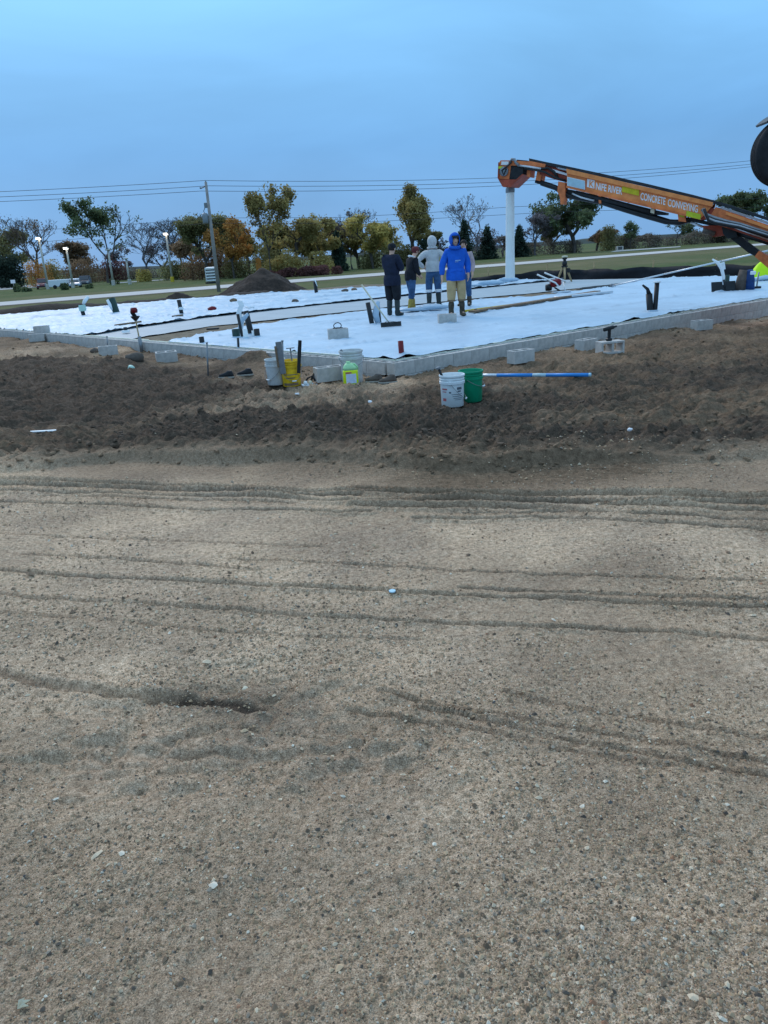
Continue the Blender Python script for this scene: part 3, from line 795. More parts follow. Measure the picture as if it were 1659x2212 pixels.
# V pair on the right
u, v = uvp(1409, 672)
t = empty('pipe_pair', S(u, v, -.03), 0, 'pair of black pipes spreading in a V near the right wall', 'pipe')
h = px_h(1409, 672, 606)
pipe(t, 'pipe', (.06, 0, 0), (.08, .02, h), .05, 'black_plastic'); pipe(t, 'pipe', (-.04, 0, 0), (-.09, 0, h*.62), .07, 'black_plastic')
mb = MB(); mb.path([(-.09, 0, h*.6), (-.13, 0, h*.78), (-.24, 0, h*.92)], [.055, .035, .02], 8); mb.build('bent_tube', 'dark_rubber', t, True)
mb = MB(); mb.lathe([(.13, 0), (.125, .05), (.1, .06)], 14); mb.build('collar', 'sheet', t, True)
mb = MB(); mb.lathe([(0, h+.005), (.075, h+.005), (.075, h-.02), (.05, h-.02)], 14, (.08, .02, 0)); mb.build('cap', 'white_plastic', t, True)
# red riser in the near corner
u, v = .46, .34; stub(u, v, .29, .043, (-.03, 0), 'red_plastic', 'dark red pipe standing at the near corner of the wall', name='red_pipe')
# rear row
def wrap(c, z0, z1, r_, mt):
    def f(t):
        mb = MB(); mb.lathe([(r_, z0), (r_*1.1, (z0+z1)/2), (r_, z1)], 12); mb.build(c, mt, t, True)
    return f
def wrap_flag(z0, z1, r_):
    def f(t):
        mb = MB(); mb.lathe([(r_, z0), (r_*1.15, (z0+z1)/2), (r_, z1)], 12); mb.build('wrap', 'mint_tape', t, True)
        mb = MB(); mb.path([(.0, 0, z1-.05), (.12, 0, z1+.12), (.28, 0, z1+.27)], [.03, .07, .05], 6, ell=.25); mb.build('loose_end', 'white_plastic', t, True)
    return f
u, v = uvp(181, 682); h = px_h(178, 682, 655); stub(u, v, h, .07, (-.1, 0), 'black_plastic', 'black stub pipe with pale green wrap, farthest left on the back sheet', extra=wrap_flag(h*.45, h*.95, .115))
u, v = uvp(252, 676); h = px_h(247, 676, 641); stub(u, v, h, .12, (-.18, 0), 'green_plastic_dark', 'thick leaning dark green pipe with a white strap on the back sheet', extra=lambda t: MB().path([(-.22, -.12, .52), (-.15, -.15, .34), (-.10, -.15, .16)], [.05, .06, .03], 6, ell=.3).build('strap', 'white_plastic', t, True))
u, v = uvp(393, 680); h = px_h(391, 680, 645); stub(u, v, h, .065, (-.08, 0), 'black_plastic', 'black pipe with a white band in the middle of the back sheet', extra=wrap('band', h*.38, h*.55, .075, 'white_plastic'))
u, v = uvp(684, 634); h = px_h(682, 634, 606); stub(u, v, h, .08, (-.08, 0), 'black_plastic', 'black stub pipe with a white rag far behind the left pipe cluster', extra=lambda t: MB().path([(-.22, -.1, .62), (-.02, -.12, .60), (.06, -.12, .34)], [.06, .09, .05], 6, ell=.3).build('rag', 'white_plastic', t, True))
# small things lying on the far sheet
for i, (x, y, mt, lab) in enumerate([(505, 652, 'old_wood', 'small tan stone holding down the far sheet left of the conical heap'), (638, 654, 'boulder_dark', 'small dark stone on the far sheet behind the left pipe cluster'), (458, 671, 'red_plastic', 'small dark red cap on the far sheet'), (850, 634, 'boulder_dark', 'small dark stone on the far sheet beyond the workers'), (745, 631, 'boulder_dark', 'small dark stone far back near the silt fence'), (765, 629, 'old_wood', 'brown stone at the back edge near the silt fence')]):
    q = G(x, y, 0); mb = MB(); mb.blob((0, 0, .05), (.15, .11, .09), 50+i, 10, .15); o = mb.build('stone', mt, smooth=True, loc=q); tag(o, lab, 'stone', 'weights on the far sheet')
for x, y, w, a, lab in [(277, 701, .75, .5, 'short brown plank on the sheet beside the red topped post'), (384, 684, .35, .2, 'short brown board at the foot of the banded black pipe')]:
    q = G(x, y, 0.02); t = MB(); t.box((0, 0, .03), (w, .11, .045), bev=.004); o = t.build('plank', 'old_wood', loc=q); o.rotation_euler = (0, R(-4), R(12)); tag(o, lab, 'plank')
q = G(460, 712, 0); o = MB().box((0, 0, .02), (.3, .1, .04), bev=.01).build('scrap_strip', 'black_plastic', loc=q); tag(o, 'small dark strip lying on the white sheet left of the pipe cluster', 'scrap')
q = G(272, 718, 0); t = empty('cleanout_cap', q, 0, 'small black and white cleanout cap at the left wall', 'pipe cap')
MB().lathe([(.10, 0), (.10, .05), (0, .06)], 14).build('flange', 'white_plastic', t, True); MB().lathe([(.045, .05), (.045, .13), (0, .13)], 12).build('plug', 'black_plastic', t, True)

# ------------------------------------------------------------------ post with red top by the left wall
q = land(304, 762); hh = D(297, 664, q.y).z - q.z
t = empty('marker_post', q, 0, 'thin post with a red and black sleeve standing in the dirt by the wall', 'marker post')
MB().path([(.03, 0, -.1), (0, 0, hh*.75)], .016, 8).build('stem', 'wood', t, True)
MB().path([(.035, 0, -.05), (.02, 0, hh*.36)], .04, 8).build('lower_sleeve', 'grey_steel', t, True)
MB().lathe([(0, hh*.70), (.03, hh*.71), (.10, hh*.80), (.10, hh*.815), (.02, hh*.82)], 10).build('arrow_guard', 'black_plastic', t)
MB().path([(0, 0, hh*.8), (-.05, 0, hh*.9), (-.03, 0, hh*.98)], .045, 8).build('bent_sleeve', 'black_plastic', t, True)
MB().lathe([(0, hh*.88), (.065, hh*.885), (.075, hh*.95), (.055, hh), (0, hh*1.005)], 12).build('red_cap', 'red_plastic', t, True)
# steel stakes along the left wall
for i, (x, y0, y1) in enumerate([(390, 757, 737), (448, 806, 742), (489, 776, 744), (611, 812, 738), (232, 752, 728), (796, 810, 752), (885, 812, 764)][:5]):
    q = land(x, y0); p1 = D(x-1, y1, q.y)
    t = empty('steel_stake', q, 0, ['short steel stake right of the red topped post', 'longest steel stake planted in front of the left wall', 'steel stake against the wall right of the longest one', 'steel stake behind the grey bucket', 'steel stake behind the leftmost ground block'][i], 'stake', 'form stakes by the left wall')
    MB().path([(0, 0, -.1), (p1.x-q.x, 0, p1.z-q.z)], .014, 8).build('shaft', 'grey_steel', t, True)
    MB().lathe([(0, 0), (.019, 0), (.019, .02), (0, .02)], 8, (p1.x-q.x, 0, p1.z-q.z)).build('head', 'grey_steel', t)

# ------------------------------------------------------------------ buckets and small gear
def bucket(name, p, mt, label, h=.37, rt_=.152, rb=.130, rot=0., bail='low', fill=None):
    t = empty(name, p, rot, label, 'bucket')
    pr_ = [(0, .0), (rb-.008, .0), (rb, .008)]
    zb_ = [.74, .80, .82, .88, .90, .96]
    def rr(k): return rb+(rt_-.012-rb)*k
    pr_ += [(rr(.72), h*.72), (rr(.73)+.011, h*.725), (rr(.80)+.011, h*.80), (rr(.80), h*.81), (rr(.85), h*.85), (rr(.85)+.007, h*.855), (rr(.87)+.007, h*.875), (rr(.87), h*.885), (rr(.93), h*.93), (rr(.93)+.009, h*.935), (rt_, h*.985), (rt_-.003, h), (rt_-.012, h), (rt_-.016, h*.97), (rb-.006, .012), (0, .012)]
    mb = MB(); mb.lathe(pr_, 32); b = mb.build('shell', mt, t, True)
    b.modifiers.new('es', 'EDGE_SPLIT').split_angle = R(50)
    mb = MB(); r_ = rt_+.004; z = h*.77
    a0 = [math.pi*i/16 for i in range(17)]
    drop = .20 if bail == 'low' else .1
    pts = [Vector((r_*math.cos(a)*1.0, -r_*math.sin(a)*1.02, z-drop*math.sin(a))) for a in a0]
    mb.path(pts, .003, 6); mb.build('bail_handle', 'grey_steel', t, True)
    mb = MB(); mb.path([pts[7]+Vector((0, -.004, 0)), pts[8]+Vector((0, -.004, 0)), pts[9]+Vector((0, -.004, 0))], .010, 8); mb.build('grip', 'white_plastic', t, True)
    for s in (-1, 1):
        mb = MB(); mb.box((s*(r_-.004), 0, z), (.018, .04, .04), bev=.005); mb.build('lug', mt, t)
    if fill: mb = MB(); mb.lathe([(0, h*fill), (rr(fill)-.012, h*fill)], 24); mb.build('contents', 'stone', t)
    return t
pw_ = land(978, 879); pw_.z += .002
t = bucket('bucket', pw_, 'white_plastic', 'dirty white bucket with red print, nearest of all buckets', rot=R(75))
# print on the white bucket (curved, on the shell)
def band_patch(t, mt, a0, a1, z0, z1, name, rb=.130, rt_=.140, h=.37, n=8):
    vs_ = []; fs_ = []
    for i in range(n+1):
        a = a0+(a1-a0)*i/n
        for z in (z0, z1):
            r_ = rb+(rt_-rb)*(z/h)+.0015
            vs_.append((r_*math.cos(a), r_*math.sin(a), z))
    for i in range(n): fs_.append((2*i, 2*i+2, 2*i+3, 2*i+1))
    return MB().add(vs_, fs_).build(name, mt, t)
A0 = R(-90-75)            # side of the bucket turned to the viewer
for z0, z1, a0, a1, mt in [(.205, .222, -62, -32, 'print_red'), (.178, .188, -62, -36, 'print_red'), (.075, .108, -60, -38, 'print_red'), (.205, .235, 18, 46, 'print_dark'), (.178, .196, 22, 40, 'print_dark'), (.150, .156, -10, 48, 'print_dark'), (.128, .134, -5, 50, 'print_dark'), (.106, .112, 0, 48, 'print_dark'), (.168, .186, -22, -12, 'print_dark'), (.088, .093, 5, 46, 'print_dark')]:
    band_patch(t, mt, A0+R(a0), A0+R(a1), z0, z1, 'print')
t2 = empty('brush', pw_+Vector((-.11, .02, .30)), 0, 'dark brush handle leaning out of the nearest white bucket', 'brush')
MB().path([(.04, 0, -.2), (0, 0, .04), (-.035, 0, .13)], [.014, .016, .013], 8).build('handle', 'dark_rubber', t2, True)
MB().box((-.042, 0, .145), (.05, .03, .03), Matrix.Rotation(R(-15), 3, 'Y'), bev=.006).build('end_cap', 'grey_steel', t2)
pg = land(1018, 866); bucket('bucket', pg, 'bucket_green', 'green bucket behind the nearest white bucket', rot=R(60), bail='high')
pk = land(598, 828); bucket('bucket', pk, 'bucket_grey', 'grey bucket beside the yellow bucket', rot=R(-40))
py_ = land(631, 831)
t = bucket('bucket', py_, 'bucket_yellow', 'muddy yellow bucket holding trowels and floats', rot=R(20))
band_patch(t, 'old_wood', R(-160), R(-60), .02, .055, 'mud_band'); band_patch(t, 'old_wood', R(-140), R(-80), .12, .135, 'mud_band'); band_patch(t, 'print_dark', R(-150), R(-60), .17, .18, 'mud_band')
def tool(x0, y0, x1, y1, y, w, th, mt, name, label, cat):
    a = D(x0, y0, y); b = D(x1, y1, y); d = (b-a)
    t = empty(name, a, 0, label, cat)
    zz_a = d.normalized(); xx_a = (Vector((1, 0, 0))-zz_a*zz_a.x).normalized(); q = Matrix((xx_a, zz_a.cross(xx_a), zz_a)).transposed()
    MB().box(d/2, (w, th, d.length), q, bev=.006).build('blade', mt, t)
    return t, d, q
t, d, q = tool(612, 808, 601, 738, py_.y-.17, .085, .022, 'grey_steel', 'hand_float', 'long dark board like float leaning on the left of the yellow bucket', 'hand float')
MB().box(d*.55+Vector((-.05, -.02, 0)), (.03, .03, .3), q, bev=.01).build('handle', 'old_wood', t)
t, d, q = tool(645, 806, 648, 735, py_.y-.15, .05, .02, 'dark_rubber', 'hand_float', 'narrow dark float leaning on the right of the yellow bucket', 'hand float')
MB().box(d*.6+Vector((-.02, .03, 0)), (.02, .03, .2), q, bev=.008).build('handle', 'grey_steel', t)
t, d, q = tool(631, 782, 627, 752, py_.y, .02, .02, 'grey_steel', 'edging_tool', 'small T handled tool sticking up out of the yellow bucket', 'hand tool')
MB().box(d, (.12, .015, .012), q).build('cross_handle', 'grey_steel', t)
pw2_ = land(762, 826)
bucket('bucket', pw2_, 'bucket_grey', 'large pale bucket behind the lime green jug', h=.46, rt_=.175, rb=.15, rot=R(10), bail='high')
t, d, q = tool(746, 780, 737, 757, pw2_.y, .03, .02, 'black_plastic', 'scraper', 'black handled scraper leaning out of the large pale bucket', 'hand tool')
MB().box(d, (.035, .03, .03), q, bev=.006).build('handle_end', 'grey_steel', t)
# jug
pj = land(759, 833); pj.y -= .05
t = empty('antifreeze_jug', pj, R(8), 'lime green plastic jug with a pale label by the foundation corner', 'jug')
def loft(rings, mt, name, parent, n=24, sup=3.5, smooth=True):
    mb = MB(); vs_ = []; fs_ = []
    for (cx, w, dp, z) in rings:
        for k in range(n):
            a = 2*math.pi*k/n; c_, s_ = math.cos(a), math.sin(a)
            vs_.append((cx+w*math.copysign(abs(c_)**(2/sup), c_), dp*math.copysign(abs(s_)**(2/sup), s_), z))
    for i in range(len(rings)-1):
        for k in range(n): fs_.append((i*n+k, i*n+(k+1) % n, (i+1)*n+(k+1) % n, (i+1)*n+k))
    fs_.append(tuple(range(n-1, -1, -1))); o_ = (len(rings)-1)*n; fs_.append(tuple(o_+k for k in range(n)))
    return mb.add(vs_, fs_).build(name, mt, parent, smooth)
s = 1.12
loft([(0, .085*s, .055*s, 0), (0, .093*s, .062*s, .012*s), (0, .093*s, .062*s, .185*s), (0, .090*s, .060*s, .200*s)], 'neon_fluid', 'body', t)
loft([(0, .090*s, .060*s, .2005*s), (-.005*s, .080*s, .052*s, .235*s), (-.012*s, .055*s, .038*s, .265*s), (-.018*s, .030*s, .026*s, .282*s)], 'neon_cap', 'shoulder', t)
MB().lathe([(.026*s, .28*s), (.027*s, .305*s), (0, .306*s)], 14, (-.018*s, 0, 0)).build('cap', 'neon_cap', t, True)
MB().path([(.005*s, 0, .272*s), (.055*s, 0, .268*s), (.088*s, 0, .235*s), (.092*s, 0, .195*s)], .013*s, 8).build('handle', 'neon_cap', t, True)
MB().box((.0, -.0632*s, .10*s), (.125*s, .002, .115*s)).build('label_sheet', 'label_paper', t)
MB().box((-.03*s, -.0645*s, .172*s), (.075*s, .002, .018*s)).build('label_stripe', 'print_red', t)
# shoes
def shoes(px, py, label, rot, mt='dark_rubber'):
    p = land(px, py); t = empty('boot', p, rot, label, 'shoe', 'work shoes by the wall')
    loft([(0, .13, .045, 0), (0, .14, .05, .02), (.0, .13, .047, .035)], 'stone', 'sole', t, 18, 2.6)
    loft([(0, .13, .046, .036), (-.005, .122, .045, .065), (-.03, .085, .042, .085), (-.055, .05, .036, .105), (-.06, .045, .03, .12)], mt, 'upper', t, 18, 2.6)
    MB().path([(-.02, -.02, .095), (.03, .02, .082), (.05, -.02, .072)], .006, 6).build('lace', 'white_plastic', t, True)
    MB().lathe([(.0, .1215), (.033, .1215), (.036, .1235)], 12, (-.06, 0, 0), sy=.7).build('collar', 'black_plastic', t, True)
shoes(489, 816, 'dark shoe with pale sole, left one of the pair under the left wall', R(170))
shoes(530, 816, 'dark shoe with pale sole, right one of the pair under the left wall', R(185))
shoes(808, 827, 'grey shoe right of the lime green jug, nearer the jug', R(175), 'boulder_dark')
shoes(838, 829, 'grey shoe right of the lime green jug, farther from the jug', R(188), 'boulder_dark')
# trowel tray beside the yellow bucket
p = land(668, 833); t = empty('knee_board', p, R(14), 'pale flat board with knee pads and straps beside the yellow bucket', 'knee board')
MB().box((0, 0, .012), (.22, .16, .02), bev=.004).build('board', 'alu', t)
for x in (-.05, .02): MB().blob((x, 0, .045), (.032, .05, .03), 5, 12, .05).build('knee_pad', 'white_plastic' if x < 0 else 'pale_wood', t, True)
MB().path([(-.06, .05, .03), (.0, .07, .10), (.07, .05, .13), (.09, .0, .06)], .014, 8).build('strap', 'black_plastic', t, True)
MB().path([(.03, .06, .03), (.08, .09, .12), (.11, .07, .16)], .018, 8).build('strap', 'mud_boot', t, True)
# blue handle
a = land(1036, 826); b = land(1276, 828)
lift = max(land_z(a.x+(b.x-a.x)*i/30, a.y+(b.y-a.y)*i/30) - (a.z+(b.z-a.z)*i/30) for i in range(31))
a.z += lift+.02; b.z += lift+.03
t = empty('float_handle', a, 0, 'blue bull float handle lying on the dirt right of the green bucket', 'pole')
d = b-a
for k0, k1, mt in ((0, .17, 'alu'), (.17, .50, 'blue_pole'), (.50, .62, 'decal_blue'), (.62, .985, 'blue_pole')):
    MB().path([d*k0, d*k1], .024, 12).build('tube_section', mt, t, True)
MB().path([d*.985, d], .026, 12).build('end_cap', 'disc_blue', t, True)
# litter
p = land(110, 934); t = empty('board_scrap', p, R(14), 'pale broken board lying on the dirt at far left', 'plank')
MB().box((0, 0, .02), (.44, .05, .014), Matrix.Rotation(R(3), 3, 'Y'), bev=.003).build('plank', 'white_plastic', t)
MB().box((-.27, -.02, .012), (.2, .03, .012), rz(R(35)), bev=.003).build('splinter', 'alu', t)
p = G(848, 1287, -.1); p.z = land_z(p.x, p.y)+.004
o = MB().lathe([(0, 0), (.017, 0), (.017, .006), (0, .007)], 18).build('bottle_cap', 'disc_blue', loc=p); tag(o, 'small pale blue disc on the haul road', 'bottle cap')
for i, (x, y, r_, lab, mt) in enumerate([(292, 783, .16, 'brown rock at the foot of the red topped post', 'boulder_dark'), (284, 797, .07, 'small greenish stone near the red topped post', 'mint_tape'), (530, 1491, .016, 'pale pebble at the middle left of the haul road', 'pale_wood'), (205, 762, .10, 'brown stone left of the grey ground block', 'boulder_dark'), (1560, 882, .035, 'pale stone at far right in the dirt', 'decal_white'), (1362, 932, .03, 'white stone in the dirt below the blue handle', 'decal_white'), (800, 872, .03, 'white sliver of stone in front of the foundation corner', 'decal_white'), (642, 853, .03, 'white flake in front of the yellow bucket', 'decal_white')]):
    p = land(x, y); o = MB().blob((0, 0, r_*.35), (r_, r_*.8, r_*.65), 70+i, 12, .2).build('stone', mt, smooth=True, loc=p); tag(o, lab, 'stone')
p = G(38, 2185, -.1); p.z = land_z(p.x, p.y)+.004
t = empty('dry_leaf', p, R(40), 'pale dry leaf on the gravel in the bottom left corner', 'leaf')
for i, (a, L) in enumerate([(0, .034), (35, .03), (-30, .028)]):
    r_ = rz(R(a)); MB().add([r_ @ Vector(q) for q in [(0, 0, .001), (L*.5, L*.18, .012), (L, 0, .004), (L*.5, -L*.18, .010), (L*.5, 0, .002)]], [(0, 4, 1), (1, 4, 2), (2, 4, 3), (3, 4, 0)]).build('leaf_lobe', 'pale_wood', t)

# ------------------------------------------------------------------ tools on the slab
def rake(hx, hy, tx, ty, lean_d, label, headw, rot, mt='pale_wood'):
    p = G(hx, hy, 0); q = D(tx, ty, p.y+lean_d)
    t = empty('concrete_rake', p, 0, label, 'rake')
    MB().box((0, 0, .055), (headw, .02, .10), rz(rot) @ Matrix.Rotation(R(-14), 3, 'X'), bev=.004).build('head', 'black_plastic', t)
    d = q-p
    MB().path([(0, 0, .06), d*.12+Vector((0, 0, .02)), ], .012, 8).build('ferrule', 'grey_steel', t, True)
    MB().path([d*.12+Vector((0, 0, .02)), d*.5, d], [.014, .017, .019], 10).build('handle', mt, t, True)
    MB().path([Vector((-headw*.3, 0, .1)) , d*.12+Vector((0, 0, .02)), Vector((headw*.3, 0, .1))], .006, 6).build('brace', 'grey_steel', t, True)
rake(845, 706, 781, 615, .25, 'concrete rake with a pale wooden handle standing by the black shirted worker', .46, R(12))
# right hand group
p = G(1562, 629, 0)
t = empty('concrete_placer', p, 0, 'black placer blade at far right with curved pale handle', 'rake')
MB().box((0, 0, .13), (.70, .03, .26), rz(R(6)) @ Matrix.Rotation(R(-12), 3, 'X'), bev=.006).build('blade', 'black_plastic', t)
def rel(x, y, dd=0.): return D(x, y, p.y+dd)-p
MB().path([rel(1563, 615), rel(1563, 598), rel(1559, 580), rel(1551, 568), rel(1539, 560)], [.04, .045, .05, .045, .02], 10, ell=.6).build('curved_handle', 'white_plastic', t, True)
MB().box(rel(1561, 575), (.14, .02, .2), Matrix.Rotation(R(-12), 3, 'Y'), bev=.01).build('tag_plate', 'white_plastic', t)
MB().path([rel(1566, 628), rel(1563, 604)], .035, 10).build('socket', 'black_plastic', t, True)
u, v = uvp(1572, 627); stub(u+.3, v+.2, px_h(1571, 626, 592), .075, (-.02, 0), 'green_plastic_dark', 'dark green stub pipe behind the placer blade')
p = G(1607, 626, 0)
t = empty('wrapped_riser', p, 0, 'stout riser wrapped in brown and navy cloth at far right', 'pipe')
h = px_h(1607, 626, 583)
mb = MB(); mb.path([(-.11, 0, 0), (-.09, 0, h*.5), (-.05, 0, h)], [.15, .135, .11], 14); mb.build('brown_wrap', 'brown_wrap', t, True)
mb = MB(); mb.path([(.12, -.02, 0), (.11, -.02, h*.5), (.08, -.02, h*.98)], [.15, .145, .11], 14); mb.build('navy_wrap', 'blue_wrap', t, True)
mb = MB(); mb.box((.14, -.15, h*.84), (.16, .04, .10), bev=.02); mb.build('white_tab', 'white_plastic', t)
p = G(1640, 606, 0)
t = empty('safety_vest', p, 0, 'neon yellow safety jacket draped over a stub at the right edge', 'safety jacket')
n = 20; vs_ = []; fs_ = []
h = px_h(1640, 606, 564)
for i, (k, r_) in enumerate([(0, .42), (.12, .40), (.35, .34), (.6, .27), (.82, .20), (.95, .12), (1.0, .01)]):
    for j in range(n):
        a = 2*math.pi*j/n; w = 1+.13*math.sin(a*5+k*2)*(1-k)+.06*math.sin(a*9)
        vs_.append((r_*w*math.cos(a)+.10*k, r_*w*math.sin(a)*.6, h*k))
for i in range(6):
    for j in range(n): fs_.append((i*n+j, i*n+(j+1) % n, (i+1)*n+(j+1) % n, (i+1)*n+j))
MB().add(vs_, fs_).build('cloth', 'neon', t, True)
MB().path([(.12, -.1, h*.86), (.25, -.1, h*.88), (.34, -.08, h*.84)], [.03, .05, .02], 8, ell=.4).build('reflective_flap', 'white_plastic', t, True)
MB().path([(-.30, -.25, .05), (.05, -.29, .10), (.38, -.2, .06)], [.08, .1, .08], 8, ell=.8).build('sheet_fold', 'sheet', t, True)
p = G(1634, 622, 0); t = empty('steel_stake', p, 0, 'grey steel stake with a black foot in front of the neon jacket', 'stake')
MB().path([(0, 0, 0), (.03, 0, px_h(1634, 622, 588))], .022, 8).build('shaft', 'grey_steel', t, True); MB().box((-.12, -.2, .03), (.28, .1, .06), bev=.01).build('foot', 'black_plastic', t)
# bull float with its long pole
p = G(1322, 621, 0); q = D(1628, 553, p.y-3.2); q2 = D(1700, 536, p.y-3.9)
t = empty('bull_float', p, 0, 'long silver bull float pole reaching over the silt fence', 'bull float')
d = q2-p
for i in range(3): MB().path([Vector((0, 0, .05))+d*(i/3), Vector((0, 0, .05))+d*((i+1)/3-.004)], .024, 10).build('tube_section', 'alu', t, True)
MB().box((-.5, .1, .03), (1.5, .2, .04), rz(UA-.25), bev=.01).build('float_blade', 'black_plastic', t)
MB().box((0, .02, .08), (.12, .08, .08), bev=.02).build('bracket', 'grey_steel', t)
q = G(1262, 640, 0); o = MB().box((0, 0, .05), (2.3, .16, .06), bev=.008).build('screed_board', 'alu', loc=q); o.rotation_euler = (0, 0, UA-.1); tag(o, 'pale straight screed board lying along the fill strip', 'screed board')
q = G(1060, 668, 0); t = empty('spirit_level', q, UA+.02, 'long yellow level lying on the fill behind the person in blue', 'level')
MB().box((0, 0, .04), (2.1, .07, .05), bev=.006).build('beam', 'yellow_paint', t)
for x in (-.6, 0, .6): MB().box((x, -.036, .05), (.10, .004, .03)).build('vial_window', 'black_plastic', t)
qa_, qb_ = G(1020, 678, 0), G(1292, 633, 0)
t = empty('form_board', qa_, 0, 'long weathered brown board lying on the sheet edge behind the person in blue', 'plank')
d = qb_-qa_
for i_ in range(2):
    a_ = math.atan2(d.y, d.x); MB().box(d*(.25+.5*i_)+Vector((0, 0, .05)), (d.length*.495, .22, .05), rz(a_+(.01 if i_ else -.012)), bev=.006).build('board', 'old_wood', t)
# power screed
p = G(1196, 634, 0)
t = empty('power_screed', p, 0, 'power screed with white handle frame and red engine', 'screed')
def rel(x, y, dd=0.): return D(x, y, p.y+dd)-p
MB().path([rel(1160, 593, .1), rel(1200, 611, .05), rel(1206, 618)], .026, 8).build('handle_bar', 'white_plastic', t, True)
MB().path([rel(1176, 589, .5), rel(1214, 605, .4), rel(1222, 607, .3)], .026, 8).build('handle_bar', 'white_plastic', t, True)
MB().path([rel(1184, 604, .1), rel(1199, 601, .45)], .022, 8).build('cross_bar', 'white_plastic', t, True)
c = rel(1200, 611, .2); MB().box(c, (.34, .30, .22), Matrix.Rotation(R(-12), 3, 'Y'), bev=.05).build('engine', 'red_plastic', t)
MB().lathe([(0, -.09), (.10, -.09), (.11, 0), (.10, .09), (0, .09)], 14, c+Vector((-.22, 0, -.13)), Matrix.Rotation(R(90), 3, 'Y')).build('drive_housing', 'black_plastic', t, True)
MB().path([c+Vector((-.03, 0, -.14)), c+Vector((.22, 0, -.3)), rel(1222, 633)], .024, 8).build('shaft', 'dark_rubber', t, True)
MB().path([rel(1217, 609, .3), rel(1222, 633)], .014, 8).build('stay', 'alu', t, True)
MB().box(rel(1212, 634)+Vector((0, 0, .05)), (.62, .16, .05), rz(UA-.4), bev=.01).build('blade', 'alu', t)
# laser level tripod
p = G(1219, 608, 0)
t = empty('laser_tripod', p, 0, 'yellow tripod with a laser level behind the power screed', 'tripod')
h = D(1217, 575, p.y).z
for a in (R(-100), R(20), R(140)):
    MB().path([(.36*math.cos(a), .36*math.sin(a), -.05), (.20*math.cos(a), .20*math.sin(a), h*.5), (.06*math.cos(a), .06*math.sin(a), h)], [.03, .045, .04], 8).build('leg', 'wood', t, True)
MB().lathe([(0, h-.03), (.13, h-.03), (.13, h+.02), (0, h+.02)], 14).build('head_plate', 'dark_rubber', t)
MB().lathe([(.07, h+.02), (.10, h+.05), (.10, h+.17), (.06, h+.2), (.06, h+.26), (.10, h+.27), (.10, h+.33), (0, h+.34)], 14).build('laser_unit', 'black_plastic', t, True)
MB().lathe([(0, h+.341), (.12, h+.345), (.12, h+.40), (0, h+.41)], 14).build('laser_cap', 'pale_wood', t)
MB().box((.14, -.05, h*.72), (.16, .10, .18), bev=.03).build('battery_pack', 'dark_rubber', t)
# crumpled sheet edges by the silt fence
for i, (x, y, w, lab) in enumerate([(1090, 611, .5, 'crumpled white sheet scrap at the foot of the hanging hose'), (1045, 618, .6, 'bunched white sheet end left of the hanging hose'), (1000, 622, .4, 'white sheet bunch behind the person in blue'), (915, 672, .55, 'white sheet fold by the boots of the grey hooded worker')]):
    q = G(x, y, 0); o = MB().blob((0, 0, .05), (w, .25, .12), 90+i, 16, .45, flat=-.02).build('sheet_scrap', 'sheet', smooth=True, loc=q); tag(o, lab, 'plastic sheet')

